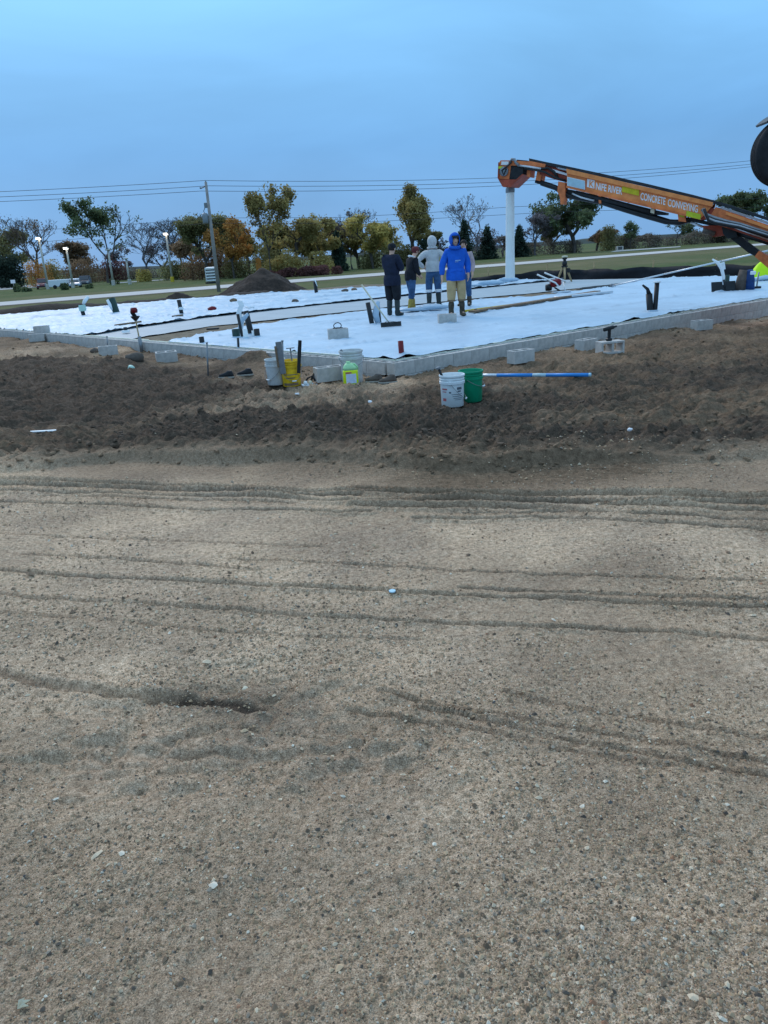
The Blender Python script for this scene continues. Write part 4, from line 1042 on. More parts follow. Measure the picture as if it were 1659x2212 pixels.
# ------------------------------------------------------------------ people
def skin_obj(name, pts, edges, mt, parent, sub=2, root=0):
    me = bpy.data.meshes.new(name); me.from_pydata([p[:3] for p in pts], edges, [])
    me.materials.append(M[mt])
    o = link(bpy.data.objects.new(name, me), parent)
    md = o.modifiers.new('skin', 'SKIN'); md.use_smooth_shade = True
    if not me.skin_vertices: me.skin_vertices.new()
    for i, p in enumerate(pts):
        sv = me.skin_vertices[0].data[i]; sv.radius = (p[3], p[4] if len(p) > 4 else p[3]); sv.use_root = (i == root)
    s_ = o.modifiers.new('sub', 'SUBSURF'); s_.levels = sub; s_.render_levels = sub
    return o
def chain(*idx): return [(a, b) for a, b in zip(idx[:-1], idx[1:])]
def lerp(a, b, k): return tuple(a[i]+(b[i]-a[i])*k for i in range(3))
def person(loc, rot, label, J, top, trousers, boots, hgt=1.78, hood=None, hair=True, cap=None, top_hem=.86, boot_top=.40, bulk=1., extra=None, brim=None, neck_open=False):
    """figure faces local -Y; J gives the arm and leg joints"""
    t = empty('person', loc, rot, label, 'person'); k = hgt/1.78; t.scale = (k, k, k)
    pel = (0, 0, .95); ch = J.get('chest', (0, 0, 1.33)); nk = J.get('neck', (0, .0, 1.50)); hd = J.get('head', (0, -.02, 1.655))
    P = [(*pel, .13, .11), (*lerp(pel, ch, .5), .125, .10), (*ch, .15, .11), (*nk, .06, .06), (*lerp(nk, hd, .45), .058, .062), (*hd, .078, .098), (hd[0], hd[1]+.005, hd[2]+.09, .062, .075)]
    E_ = chain(0, 1, 2, 3, 4, 5, 6)
    idx = {}
    def add(p, r_, link_to):
        P.append((*p, *(r_ if isinstance(r_, tuple) else (r_, r_)))); E_.append((link_to, len(P)-1)); return len(P)-1
    for s in ('l', 'r'):
        sh, el, wr, ha = (J[s+'_sh'], J[s+'_el'], J[s+'_wr'], J[s+'_ha'])
        i = add(sh, .06, 2); i = add(el, .043, i); i = add(wr, .032, i); j = add(ha, (.035, .022), i)
        d = Vector(ha)-Vector(wr); d.normalize()
        side = d.cross(Vector((0, 0, 1))) if abs(d.z) < .8 else d.cross(Vector((1, 0, 0))); side.normalize()
        curl = d.cross(side)
        for f, (off, L) in enumerate(((-.030, .070), (-.010, .085), (.010, .080), (.028, .065))):
            b = Vector(ha)+side*off; q = add(b+d*.028, .009, j); q = add(b+d*(.028+L*.5)+curl*.012, .008, q); add(b+d*(.028+L*.85)+curl*.035, .007, q)
        b = Vector(lerp(wr, ha, .5)); q = add(b+side*-.04+d*.01, .011, j); add(b+side*-.055+d*.05+curl*.015, .009, q)
        hp, kn, an, to = (J[s+'_hip'], J[s+'_kn'], J[s+'_an'], J[s+'_toe'])
        i = add(hp, .085, 0); i = add(kn, .058, i); i = add(an, .042, i); add(to, (.04, .03), i)
    skin_obj('body', P, E_, 'skin', t)
    # face
    f = Vector(hd)
    MB().blob(f+Vector((0, -.100, .0)), (.014, .022, .026), 3, 8, .02).build('nose', 'skin', t, True)
    for s in (-1, 1):
        MB().blob(f+Vector((s*.032, -.090, .03)), (.013, .008, .008), 3, 8, 0).build('eye', 'black_plastic', t, True)
        MB().blob(f+Vector((s*.082, .01, .01)), (.012, .022, .032), 3, 8, 0).build('ear', 'skin', t, True)
    MB().box(f+Vector((0, -.094, -.048)), (.05, .012, .010), bev=.004).build('mouth', 'maroon_cloth', t)
    if hair:
        vs_ = []; mb = MB(); mb.blob(f+Vector((0, .016, .045)), (.094, .108, .100), 9, 18, .03)
        mb.f = [q for q in mb.f if not (sum(mb.v[i][1] for i in q)/4 < f.y-.045 and sum(mb.v[i][2] for i in q)/4 < f.z+.075)]
        o = mb.build('hair', hair if isinstance(hair, str) else 'hair', t, True); o.modifiers.new('s', 'SOLIDIFY').thickness = .006
    if cap:
        mb = MB(); mb.lathe([(.104, .03), (.106, .06), (.095, .10), (.06, .13), (0, .14)], 18, f+Vector((0, .01, .01))); mb.build('cap', cap, t, True)
        MB().box(f+Vector((0, -.13, .048)), (.14, .10, .012), bev=.005).build('cap_brim', cap, t)
    # top garment
    b = bulk
    hem = (pel[0], pel[1], top_hem)
    Q = [(*ch, .185*b, .130*b), (pel[0], lerp(pel, ch, .6)[1], hem[2]+.31, .170*b, .128*b), (hem[0], hem[1], hem[2]+.22, .160*b, .122*b), (hem[0], hem[1], hem[2]+.19, .15*b, .115*b), (*lerp(ch, nk, .62), .115*b, .095*b), (*nk, .075, .075)]
    QE = [(0, 1), (1, 2), (2, 3), (0, 4), (4, 5)]
    for s in ('l', 'r'):
        sh, el, wr = J[s+'_sh'], J[s+'_el'], J[s+'_wr']
        n0 = len(Q); Q += [(*sh, .085*b, .085*b), (*lerp(sh, el, .55), .074*b, .074*b), (*el, .066*b, .066*b), (*lerp(el, wr, .6), .058*b, .058*b), (*lerp(el, wr, .95), .048, .048)]
        QE += [(0, n0)] + chain(n0, n0+1, n0+2, n0+3, n0+4)
    skin_obj('hoodie' if hood else 'shirt', Q, QE, top, t)
    MB().lathe([(.168*b, top_hem-.005), (.176*b, top_hem+.012), (.180*b, top_hem+.07), (.178*b, top_hem+.16), (.165*b, top_hem+.24), (.13*b, top_hem+.28)], 22, (pel[0], pel[1], 0), sy=.78).build('hem_band', top, t, True)
    if hood:
        mb = MB(); mb.blob(f+Vector((0, .034, .015)), (.125, .140, .160), 4, 26, .04)
        mb.f = [q for q in mb.f if not (sum(mb.v[i][1] for i in q)/4 < f.y-.035 and abs(sum(mb.v[i][0] for i in q)/4) < .094 and -.12 < sum(mb.v[i][2] for i in q)/4-f.z < .105)]
        o = mb.build('hood', top, t, True); o.modifiers.new('s', 'SOLIDIFY').thickness = .012
        ring = [(Vector((0, .05, 0))+f+Vector((.105*math.cos(a), .10*math.sin(a)-.04, -.135+.02*math.sin(a)))) for a in [2*math.pi*i/16 for i in range(17)]]
        MB().path(ring, .035, 8).build('hood_collar', top, t, True)
    # trousers
    T = [(*pel, .160*b, .125*b), (0, 0, 1.02, .155*b, .12*b), (0, 0, 1.10, .150*b, .115*b)]; TE = [(0, 1), (1, 2)]
    for s in ('l', 'r'):
        hp, kn, an = J[s+'_hip'], J[s+'_kn'], J[s+'_an']
        n0 = len(T); T += [(*hp, .112*b, .112*b), (*lerp(hp, kn, .55), .100*b, .102*b), (*kn, .082*b, .085*b)]
        low = max(.02, boot_top-.06); kk = (kn[2]-low)/(kn[2]-an[2]); kk = min(max(kk, .1), .97)
        T.append((*lerp(kn, an, kk), .078*b, .080*b)); TE += [(0, n0)] + chain(n0, n0+1, n0+2, n0+3)
    skin_obj('trousers', T, TE, trousers, t)
    for s in ('l', 'r'):
        kn, an, to = J[s+'_kn'], J[s+'_an'], J[s+'_toe']
        kk = (kn[2]-boot_top)/(kn[2]-an[2]); tp = lerp(kn, an, min(max(kk, .05), .9))
        dv = (Vector(to)-Vector(an)); dv.z = 0; dv.normalize()
        heel = Vector((an[0], an[1], .045))-dv*.055
        ball = Vector((an[0], an[1], .04))+dv*.11; tip = Vector((an[0], an[1], .035))+dv*.18
        B_ = [(*an, .062, .068), (*lerp(tp, an, .5), .072, .075), (*tp, .080, .082), (an[0], an[1], .055, .052, .06), (*ball, .055, .042), (*tip, .045, .032), (*heel, .045, .045)]
        skin_obj('boot', B_, [(0, 1), (1, 2), (0, 3), (3, 4), (4, 5), (3, 6)], boots, t)
    if extra: extra(t)
    return t
def stance(**k):
    d = dict(l_sh=(.19, 0, 1.41), l_el=(.25, .03, 1.14), l_wr=(.25, -.05, .90), l_ha=(.25, -.06, .84), r_sh=(-.19, 0, 1.41), r_el=(-.25, .03, 1.14), r_wr=(-.25, -.05, .90), r_ha=(-.25, -.06, .84),
             l_hip=(.10, 0, .90), l_kn=(.12, -.02, .50), l_an=(.13, .01, .09), l_toe=(.15, -.12, .04), r_hip=(-.10, 0, .90), r_kn=(-.12, -.02, .50), r_an=(-.13, .01, .09), r_toe=(-.15, -.12, .04))
    d.update(k); return d
def feet(x, y):
    p = G(x, y, 0); p.z = 0.0; return p
# worker in blue, facing the camera
def blue_extra(t):
    MB().box((0.02, -.168, 1.235), (.12, .004, .012), bev=.001).build('chest_print', 'decal_blue', t)
    MB().box((-.01, -.166, 1.205), (.08, .004, .008), bev=.001).build('chest_print', 'decal_blue', t)
    MB().path([(-.13, -.13, .99), (-.1, -.16, 1.0), (0, -.165, 1.02), (.1, -.16, 1.0), (.13, -.13, .99)], .010, 6).build('pocket_seam', 'blue_cloth', t, True)
    MB().lathe([(.092, .335), (.095, .36), (.088, .385)], 14, (.125, -.005, 0)).build('boot_cuff', 'old_wood', t, True)
    MB().lathe([(.092, .335), (.095, .36), (.088, .385)], 14, (-.125, -.005, 0)).build('boot_cuff', 'old_wood', t, True)
    MB().box((0-.02, -.16, 1.735), (.15, .07, .014), Matrix.Rotation(R(12), 3, 'X'), bev=.006).build('cap_brim', 'black_cloth', t)
person(feet(987, 683), R(6), 'worker in a bright blue hooded sweatshirt and khaki trousers facing the camera',
       stance(l_el=(.29, .03, 1.15), l_wr=(.27, -.07, .92), l_ha=(.27, -.09, .86), r_el=(-.31, .02, 1.15), r_wr=(-.33, -.05, .90), r_ha=(-.33, -.06, .84), head=(-.02, -.075, 1.66)), 'blue_cloth', 'khaki', 'mud_boot', 1.84, hood=True, top_hem=.80, boot_top=.36, bulk=1.26, extra=blue_extra)
# worker in grey hoodie seen from behind, hands on hips
def sock_extra(t):
    for x in (.13, -.13): MB().lathe([(.088, .40), (.098, .43), (.085, .47)], 14, (x, .0, 0)).build('sock_fold', 'white_cloth', t, True)
person(feet(938, 664), R(176), 'worker in a pale grey hooded sweatshirt seen from behind with hands on hips',
       stance(l_el=(.40, .12, 1.20), l_wr=(.22, .0, 1.02), l_ha=(.17, -.04, .99), r_el=(-.40, .12, 1.20), r_wr=(-.22, .0, 1.02), r_ha=(-.17, -.04, .99), l_toe=(.2, -.14, .04), r_toe=(-.2, -.14, .04)), 'grey_cloth', 'jeans', 'rubber_boot', 1.86, hood=True, top_hem=.93, boot_top=.40, bulk=1.10, extra=sock_extra)
# worker in black with cap, from behind, arms folded
person(feet(851, 682), R(140), 'worker in black shirt, black trousers and cap with arms folded',
       stance(l_el=(.27, -.08, 1.16), l_wr=(.06, -.24, 1.20), l_ha=(-.02, -.25, 1.22), r_el=(-.27, -.08, 1.15), r_wr=(-.06, -.25, 1.15), r_ha=(.03, -.26, 1.15), head=(0, -.07, 1.63), neck=(0, -.03, 1.49), l_toe=(.2, -.12, .04), r_toe=(-.2, -.12, .04)), 'navy_cloth', 'black_cloth', 'rubber_boot', 1.76, cap='black_cloth', hair=True, top_hem=.76, boot_top=.42, bulk=1.34)
# stooping worker in a dark hoodie and jeans
def collar_extra(t):
    MB().lathe([(.10, 0), (.115, .02), (.10, .045)], 14, (0, -.06, 1.44), Matrix.Rotation(R(18), 3, 'X')).build('white_collar', 'white_cloth', t, True)
    MB().lathe([(.155, 0), (.16, .03), (.15, .05)], 16, (0, 0, .86), sy=.8).build('shirt_tail', 'white_cloth', t, True)
person(feet(890, 672), R(115), 'stooping worker in a dark jacket, blue jeans and yellow boots',
       stance(chest=(0, -.07, 1.31), neck=(0, -.13, 1.46), head=(0, -.20, 1.585), l_sh=(.17, -.08, 1.37), r_sh=(-.17, -.08, 1.37), l_el=(.21, -.10, 1.10), l_wr=(.13, -.24, .96), l_ha=(.10, -.28, .93), r_el=(-.21, -.10, 1.10), r_wr=(-.13, -.24, .96), r_ha=(-.10, -.28, .93), l_kn=(.11, -.08, .50), r_kn=(-.11, .04, .50), l_an=(.11, -.10, .09), r_an=(-.11, .12, .09), l_toe=(.12, -.24, .04), r_toe=(-.12, -.03, .04)), 'black_cloth', 'jeans', 'tan_boot', 1.70, cap='maroon_cloth', hair='maroon_cloth', top_hem=.84, boot_top=.38, bulk=1.12, extra=collar_extra)
# worker mostly hidden behind the blue one
person(feet(1005, 661), R(-25), 'worker in a pink and white shirt half hidden behind the person in blue', stance(), 'pink_cloth', 'jeans', 'mud_boot', 1.74, hair=True, top_hem=.88, boot_top=.3)

# ------------------------------------------------------------------ belt conveyor boom
PA, PB = D(1097, 400, 18.8), D(1659, 480, 16.2)
pdir = Vector((PB.x-PA.x, PB.y-PA.y, 0)).normalized(); pn = Vector((pdir.y, -pdir.x, 0))     # pn faces the camera side
def BP(x, y, o=0.):                        # point of the boom's vertical plane, shifted sideways by o
    d = ray(x, y); q0 = PA + pn*o
    t_ = (q0-EYEP).dot(pn)/d.dot(pn); base = EYEP + d*((PA-EYEP).dot(pn)/d.dot(pn))
    return base + pn*o
conv = empty('belt_conveyor', (PB.x+3.5, PB.y, -.3), 0, 'orange concrete belt conveyor boom reaching over the slab from the right', 'conveyor')
CO = conv.location.copy()
def bprism(name, pts, o0, o1, mt, parent=conv, smooth=False):
    return MB().prism([BP(x, y, o1)-CO for x, y in pts], [BP(x, y, o0)-CO for x, y in pts]).build(name, mt, parent, smooth)
def btube(name, pts, o, r_, mt, n=10, parent=conv):
    return MB().path([BP(x, y, o)-CO for x, y in pts], r_, n).build(name, mt, parent, True)
H2 = .30
# main outer section: two side panels, floor, belt
panel = bprism('side_panel', [(1233, 368), (1543, 439), (1541, 447), (1517, 473), (1232, 405)], H2-.05, H2, 'orange')
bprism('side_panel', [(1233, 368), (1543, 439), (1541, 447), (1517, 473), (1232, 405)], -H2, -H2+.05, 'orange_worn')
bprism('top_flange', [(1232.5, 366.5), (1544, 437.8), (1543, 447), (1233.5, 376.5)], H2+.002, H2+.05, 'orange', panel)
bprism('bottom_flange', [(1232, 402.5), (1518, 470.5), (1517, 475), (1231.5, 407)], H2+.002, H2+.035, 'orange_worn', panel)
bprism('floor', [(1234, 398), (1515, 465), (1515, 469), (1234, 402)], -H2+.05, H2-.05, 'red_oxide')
for x, y in ((1274, 384),):
    bprism('rib', [(x-1, y), (x+1, y+.5), (x-1, y+26.5), (x-3, y+26)], H2+.002, H2+.02, 'orange_worn', panel)
# belt running along the top
belt_line = [(1150, 347), (1182, 354), (1212, 360), (1300, 378.5), (1400, 401), (1500, 425), (1560, 441), (1610, 457), (1665, 475), (1760, 506)]
top_ = [(x, y-3.5) for x, y in belt_line]; bot_ = [(x, y+3.5) for x, y in belt_line[::-1]]
bprism('belt', top_+bot_, -.24, .24, 'belt')
bprism('belt_guard', [(1214, 363.2), (1400, 405), (1545, 440.5), (1545, 443.5), (1400, 408.2), (1214, 366.6)], .245, H2+.03, 'belt_edge')
bprism('belt_guard', [(1560, 446), (1665, 480.5), (1760, 511), (1760, 516), (1665, 486), (1560, 451)], .245, H2+.02, 'belt_edge')
# decals and lettering
bprism('reflective_plate', [(1235, 385), (1271, 393), (1271, 409.5), (1235, 401)], H2+.036, H2+.044, 'decal_blue', panel)
bprism('plate_border', [(1234, 383.5), (1272, 392), (1272, 411), (1234, 402.5)], H2+.026, H2+.036, 'decal_white', panel)
bprism('yellow_tape', [(1351, 403), (1387, 411.5), (1386, 424), (1350, 415.5)], H2+.012, H2+.022, 'tape_yellow', panel)
bprism('lime_tape', [(1488, 456), (1519, 463.5), (1517, 474.5), (1487, 467)], H2+.036, H2+.046, 'tape_lime', panel)
def letters(txt, x0, y0, x1, y1, hpx, mt='decal_white', off=.004):
    cu = bpy.data.curves.new('lettering', 'FONT'); cu.body = txt; cu.size = 1.0; cu.extrude = 0.0; cu.offset = .022
    o = bpy.data.objects.new('lettering_source', cu); col.objects.link(o)
    bpy.context.view_layer.update()
    dg = bpy.context.evaluated_depsgraph_get(); me = bpy.data.meshes.new_from_object(o.evaluated_get(dg))
    bpy.data.objects.remove(o)
    xs = [v.co.x for v in me.vertices]; ys = [v.co.y for v in me.vertices]
    xa, xb, ya, yb = min(xs), max(xs), min(ys), max(ys)
    for v in me.vertices:
        k = (v.co.x-xa)/(xb-xa); j = (v.co.y-ya)/(yb-ya)
        p_ = BP(x0+(x1-x0)*k + j*1.2, y0+(y1-y0)*k - j*hpx, H2+off)-CO
        v.co = p_
    me.name = 'lettering'; me.materials.append(M[mt])
    return link(bpy.data.objects.new('lettering', me), panel)
letters('NIFE RIVER', 1294, 410.5, 1350, 421.8, 15)
letters('CONCRETE', 1389, 432.5, 1442, 444, 16)
letters('CONVEYING', 1447, 446, 1511, 460.3, 16)
bprism('logo_square', [(1276, 387.5), (1292, 391), (1291, 408.5), (1275, 405)], H2+.003, H2+.008, 'decal_white', panel)
letters('K', 1280, 404.5, 1290, 406.8, 13.5, 'orange', .012)
# inner telescoping section
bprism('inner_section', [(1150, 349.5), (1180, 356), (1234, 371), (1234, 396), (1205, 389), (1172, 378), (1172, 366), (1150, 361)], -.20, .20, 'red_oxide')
bprism('inner_edge', [(1150, 349), (1184, 356), (1184, 361), (1150, 354)], .202, .25, 'orange')
bprism('inner_edge', [(1198, 366), (1232, 376), (1232, 381), (1198, 371)], .202, .235, 'decal_white')
btube('hydraulic_line', [(1130, 362), (1150, 363), (1170, 367), (1190, 364), (1203, 372), (1212, 386)], .24, .028, 'black_plastic')
btube('hydraulic_line', [(1140, 366), (1160, 368), (1184, 373), (1204, 384), (1230, 392)], .26, .022, 'black_plastic')
btube('chrome_rod', [(1128, 359), (1152, 362), (1176, 366)], .26, .022, 'alu')
bprism('hanger', [(1144, 366), (1152, 367), (1150, 384), (1143, 382)], -.15, .18, 'orange_worn')
bprism('hanger', [(1166, 368), (1176, 371), (1172, 392), (1162, 390)], -.15, .18, 'orange_worn')
# head and discharge hopper
head = bprism('head_frame', [(1087, 352), (1090, 348), (1110, 348), (1150, 350.5), (1186, 356), (1184, 363), (1150, 361), (1112, 359), (1108, 388), (1087, 388)], -.26, .26, 'orange_worn')
bprism('hopper_bowl', [(1084.5, 386), (1086, 352.5), (1086.8, 352.5), (1087, 389), (1124, 389), (1138, 377), (1139.5, 379), (1112, 405), (1095.5, 405)], -.30, .30, 'red_oxide', head)
bprism('hopper_skirt', [(1108.5, 360), (1138, 363), (1137, 378), (1123.5, 388.5), (1108.5, 388.5)], -.25, .25, 'dark_rubber', head)
bprism('white_sticker', [(1092, 350.5), (1107, 350.5), (1107, 358), (1091, 358)], .262, .268, 'decal_white', head)
bprism('tape_strip', [(1086.5, 361), (1096, 361.5), (1095.5, 366), (1086.5, 366)], .302, .308, 'tape_lime', head)
MB().lathe([(0, -.02), (.10, -.02), (.10, .02), (0, .02)], 16, BP(1098, 372, .29)-CO, Matrix.Rotation(math.atan2(pn.y, pn.x), 3, 'Z') @ Matrix.Rotation(R(90), 3, 'Y')).build('drive_pulley', 'grey_steel', head, True)
btube('head_hose', [(1104, 366), (1098, 380), (1094, 370), (1104, 362), (1115, 352)], .31, .020, 'black_plastic')
btube('head_hose', [(1110, 353), (1114, 345.5), (1120, 346), (1122, 353), (1130, 360)], .27, .028, 'grey_steel')
bprism('top_roller_guard', [(1122, 346), (1144, 348), (1144, 350.4), (1122, 349.4)], -.2, .2, 'black_plastic')
# drop hose
za = BP(1102, 404, 0); zb_ = BP(1098, 600, 0)
hb = Vector((za.x-.01, za.y, zb_.z))
MB().lathe([(.085, -(za-hb).length*0+0), (.102, 0.0)], 20, hb-CO).build('hose_lip', 'hose_pale', conv, True)
MB().path([za-CO, za.lerp(hb, .3)-CO, za.lerp(hb, .7)-CO, hb-CO], [.092, .098, .103, .112], 22, caps=False).build('drop_hose', 'hose_pale', conv, True)
MB().lathe([(.100, 0), (.104, .03), (.104, .07), (.100, .10)], 20, za.lerp(hb, .035)-CO-Vector((0, 0, .05))).build('hose_clamp', 'grey_steel', conv, True)
# under the boom: brackets, cylinder, hoses
bprism('lift_bracket', [(1214, 393), (1229, 396), (1229, 426), (1226, 442), (1219, 442), (1217, 425), (1212, 415)], .08, H2, 'orange_worn')
bprism('small_bracket', [(1299, 421), (1305, 422), (1305, 440), (1300, 440)], .1, H2-.02, 'orange_worn')
bprism('small_bracket', [(1411, 446), (1419, 448), (1418, 462), (1410, 460)], .1, H2-.02, 'pale_wood')
bprism('tray', [(1230, 409), (1360, 440), (1412, 453), (1442, 460), (1441, 465), (1404, 464), (1350, 452), (1300, 437), (1228, 424)], -.2, .22, 'black_plastic')
btube('cylinder', [(1250, 417), (1330, 436), (1408, 457)], .25, .045, 'dark_rubber')
btube('hose_bundle', [(1175, 396), (1205, 406), (1234, 424), (1300, 436), (1353, 453), (1403, 468), (1442, 479), (1472, 481), (1492, 474)], .20, .055, 'black_plastic')
btube('hose_bundle', [(1160, 391), (1190, 400), (1225, 418), (1290, 432), (1350, 449), (1405, 465), (1450, 479), (1478, 479), (1500, 476)], .1, .045, 'black_plastic')
btube('silver_line', [(1243, 419), (1262, 427), (1290, 434)], .27, .018, 'alu')
bprism('clamp', [(1468, 461), (1484, 465), (1486, 480), (1470, 478)], .1, H2-.02, 'orange_worn')
bprism('clamp_tag', [(1472, 463), (1482, 465), (1482, 470), (1472, 468)], H2-.018, H2-.008, 'tape_lime')
bprism('slide_beam', [(1492, 470), (1552, 484), (1556, 492), (1490, 477)], -.22, .2, 'black_plastic')
btube('silver_line', [(1494, 480), (1520, 490)], .15, .025, 'alu')
# lower, wider boom section
H3 = .36
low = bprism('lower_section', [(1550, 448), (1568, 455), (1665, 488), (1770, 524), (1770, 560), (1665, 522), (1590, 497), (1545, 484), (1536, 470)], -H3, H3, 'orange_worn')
bprism('pivot_plate', [(1519, 447), (1546, 451), (1545, 470), (1517, 476)], -.25, .27, 'red_oxide')
bprism('edge_angle', [(1572, 458), (1665, 489.5), (1770, 525.5), (1770, 533), (1665, 496), (1572, 464)], H3+.002, H3+.03, 'orange', low)
bprism('edge_angle', [(1575, 486), (1665, 516), (1770, 553), (1770, 560), (1665, 523.5), (1575, 493)], H3+.002, H3+.04, 'red_oxide', low)
for i, (dx, r_) in enumerate(((0, .035), (4, .03), (8, .032), (12, .03))):
    btube('coiled_hose', [(1522+dx*.4, 452), (1530+dx*.5, 464+dx), (1548, 471+dx*.9), (1572, 478+dx*.7), (1600, 484+dx*.6), (1665, 505+dx*.6)], H3+.05+.02*i, r_, ('grey_steel', 'black_plastic', 'belt_edge', 'black_plastic')[i])
btube('lift_cylinder', [(1585, 497), (1665, 522), (1770, 560)], .2, .07, 'black_plastic')
btube('lift_cylinder_rod', [(1588, 490), (1665, 517)], .42, .02, 'alu')
bprism('hinge_block', [(1520, 487), (1560, 487), (1575, 498), (1570, 508), (1545, 512), (1525, 503)], -.25, .25, 'red_oxide')
btube('hinge_pin', [(1522, 498), (1548, 505)], .3, .05, 'rust_steel')
bprism('knuckle', [(1562, 488), (1590, 491), (1596, 512), (1575, 515), (1565, 505)], -.28, .3, 'black_plastic')
# strut running down to the machine off to the right
bprism('strut', [(1572, 508), (1592, 505), (1641, 541), (1633, 553), (1618, 545)], -.12, .24, 'dark_rubber')
bprism('strut_base', [(1641, 541), (1632, 553), (1668, 585), (1760, 660), (1790, 650), (1690, 568)], -.14, .26, 'orange_worn')
# conveyor's carrier off to the right, outside the picture but standing there
cc = BP(1830, 560, 0)
MB().box((cc.x-CO.x, cc.y-CO.y, .75), (1.6, 1.4, 1.1), rz(math.atan2(pdir.y, pdir.x)), bev=.08).build('carrier', 'orange_worn', conv)
for s in (-.6, .6):
    MB().lathe([(0, -.14), (.2, -.14), (.42, -.12), (.45, -.08), (.45, .08), (.42, .12), (.2, .14), (0, .14)], 24, Vector((cc.x-CO.x, cc.y-CO.y, .42))+pdir*s+pn*.8, Matrix.Rotation(math.atan2(pn.y, pn.x), 3, 'Z') @ Matrix.Rotation(R(90), 3, 'Y')).build('wheel', 'tyre', conv, True)

# ------------------------------------------------------------------ raised axle of the mixer truck at the right edge
wc = D(1700, 329, 11.4)
tk = empty('mixer_truck', (wc.x, wc.y, -.2), 0, 'raised rear wheel and mudguard of a concrete mixer truck at the right edge', 'truck')
WO = tk.location.copy()
ax = (Vector((-.10, -1, 0))).normalized()            # axle direction, towards the camera
qa = ax.to_track_quat('Z', 'Y').to_matrix()
c0 = wc-WO
Rw = .448
w_ = MB().lathe([(.255, -.13), (.30, -.15), (.40, -.15), (.44, -.12), (Rw, -.07), (Rw, .07), (.44, .115), (.40, .14), (.30, .145), (.265, .13), (.255, .10)], 48, c0, qa).build('tyre', 'tyre', tk, True)
for o_ in (-.05, 0, .05): MB().lathe([(Rw+.001, o_-.008), (Rw+.006, o_-.006), (Rw+.006, o_+.006), (Rw+.001, o_+.008)], 48, c0, qa).build('tread_rib', 'tyre', w_, True)
rm = MB().lathe([(.258, .125), (.25, .11), (.235, .05), (.20, .03), (.17, .045), (.13, .06), (.10, .10), (.06, .11), (0, .112)], 32, c0, qa).build('rim', 'rim', tk, True)
for k in range(10):
    a = 2*math.pi*k/10; d = qa @ Vector((math.cos(a)*.155, math.sin(a)*.155, .055))
    MB().lathe([(0, .03), (.014, .03), (.016, 0)], 6, c0+d, qa).build('lug_nut', 'grey_steel', rm)
for k in range(5):
    a = 2*math.pi*(k+.5)/5; d = qa @ Vector((math.cos(a)*.205, math.sin(a)*.205, .040))
    MB().lathe([(0, .012), (.024, .010), (.026, 0)], 10, c0+d, qa).build('hand_hole', 'black_plastic', rm)
# mudguard arc over the wheel
mb = MB(); n = 22; vs_ = []
for i in range(n+1):
    a = R(135)-R(150)*i/n
    e1 = Vector((0, 0, 1)); e0 = ax.cross(e1).normalized()*-1
    if e0.x < 0: e0 = -e0
    for r_, w in ((Rw+.055, -.2), (Rw+.055, .2), (Rw+.085, .2), (Rw+.085, -.2)):
        vs_.append(c0 + e0*math.cos(a)*r_ + e1*math.sin(a)*r_ + ax*w)
fs_ = []
for i in range(n):
    for j in range(4): fs_.append((i*4+j, i*4+(j+1) % 4, i*4+4+(j+1) % 4, i*4+4+j))
fs_ += [(0, 1, 2, 3), (n*4+3, n*4+2, n*4+1, n*4)]
MB().add(vs_, fs_).build('mudguard', 'black_plastic', tk)
e0 = Vector((1, -.1, 0)).normalized()
MB().path([c0-ax*.16, c0-ax*.16+e0*1.6+Vector((0, 0, .1)), c0-ax*.16+e0*3.0+Vector((0, 0, -.5))], [.09, .11, .13], 10).build('trailing_arm', 'truck_white', tk, True)
MB().path([c0-ax*.9-e0*0, c0+ax*.0], .06, 10).build('axle', 'black_plastic', tk, True)
bx = c0+e0*3.4-ax*.9
MB().box((bx.x+1.8, bx.y, 1.05), (4.6, 1.0, .35), bev=.05).build('chassis', 'black_plastic', tk)
MB().lathe([(0, -1.9), (.5, -1.9), (1.15, -.6), (1.2, .5), (.8, 1.7), (0, 1.75)], 28, (bx.x+1.9, bx.y, 2.3), Matrix.Rotation(R(72), 3, 'Y')).build('mixer_drum', 'truck_white', tk, True)
for dx in (.6, 1.9):
    MB().lathe([(0, -.3), (.25, -.3), (.5, -.26), (.52, -.2), (.52, .2), (.5, .26), (.25, .3), (0, .3)], 28, (bx.x+dx, bx.y-.85, .53), Matrix.Rotation(R(90), 3, 'X')).build('wheel', 'tyre', tk, True)

# ------------------------------------------------------------------ utility poles and wires
pole_xy = G(473, 630, LAWN)
def utility_pole(p, h, label, gear=True):
    t = empty('utility_pole', p, 0, label, 'utility pole', 'utility poles along the road')
    MB().path([(0, 0, -.3), (0, 0, h*.5), (0, 0, h)], [.19, .16, .12], 12).build('post', 'pole_wood', t, True)
    MB().lathe([(.035, 0), (.06, .04), (.03, .08), (.05, .12), (0, .15)], 10, (0, 0, h)).build('top_insulator', 'grey_steel', t, True)
    MB().path([(0, -.05, h-.35), (-.55, -.05, h-.55)], .05, 8).build('side_arm', 'grey_steel', t, True)
    MB().lathe([(.05, 0), (.08, .06), (.04, .12), (0, .16)], 10, (-.55, -.05, h-.55)).build('insulator', 'grey_steel', t, True)
    if gear:
        MB().lathe([(0, 0), (.25, 0), (.27, .1), (.27, .8), (.2, .92), (0, .95)], 18, (-.42, -.1, h-3.6)).build('transformer', 'grey_steel', t, True)
        MB().box((-.25, -.05, h-2.0), (.3, .12, .45), bev=.03).build('cutout_switch', 'grey_steel', t)
        MB().path([(-.35, -.1, h-2.2), (-.5, -.1, h-2.5), (-.42, -.1, h-2.7)], .03, 6).build('jumper', 'wire', t, True)
        MB().box((-.2, -.06, h-3.1), (.4, .1, .08)).build('bracket', 'grey_steel', t)
    return t
top_z = D(440, 393, pole_xy.y).z; ph = top_z-LAWN
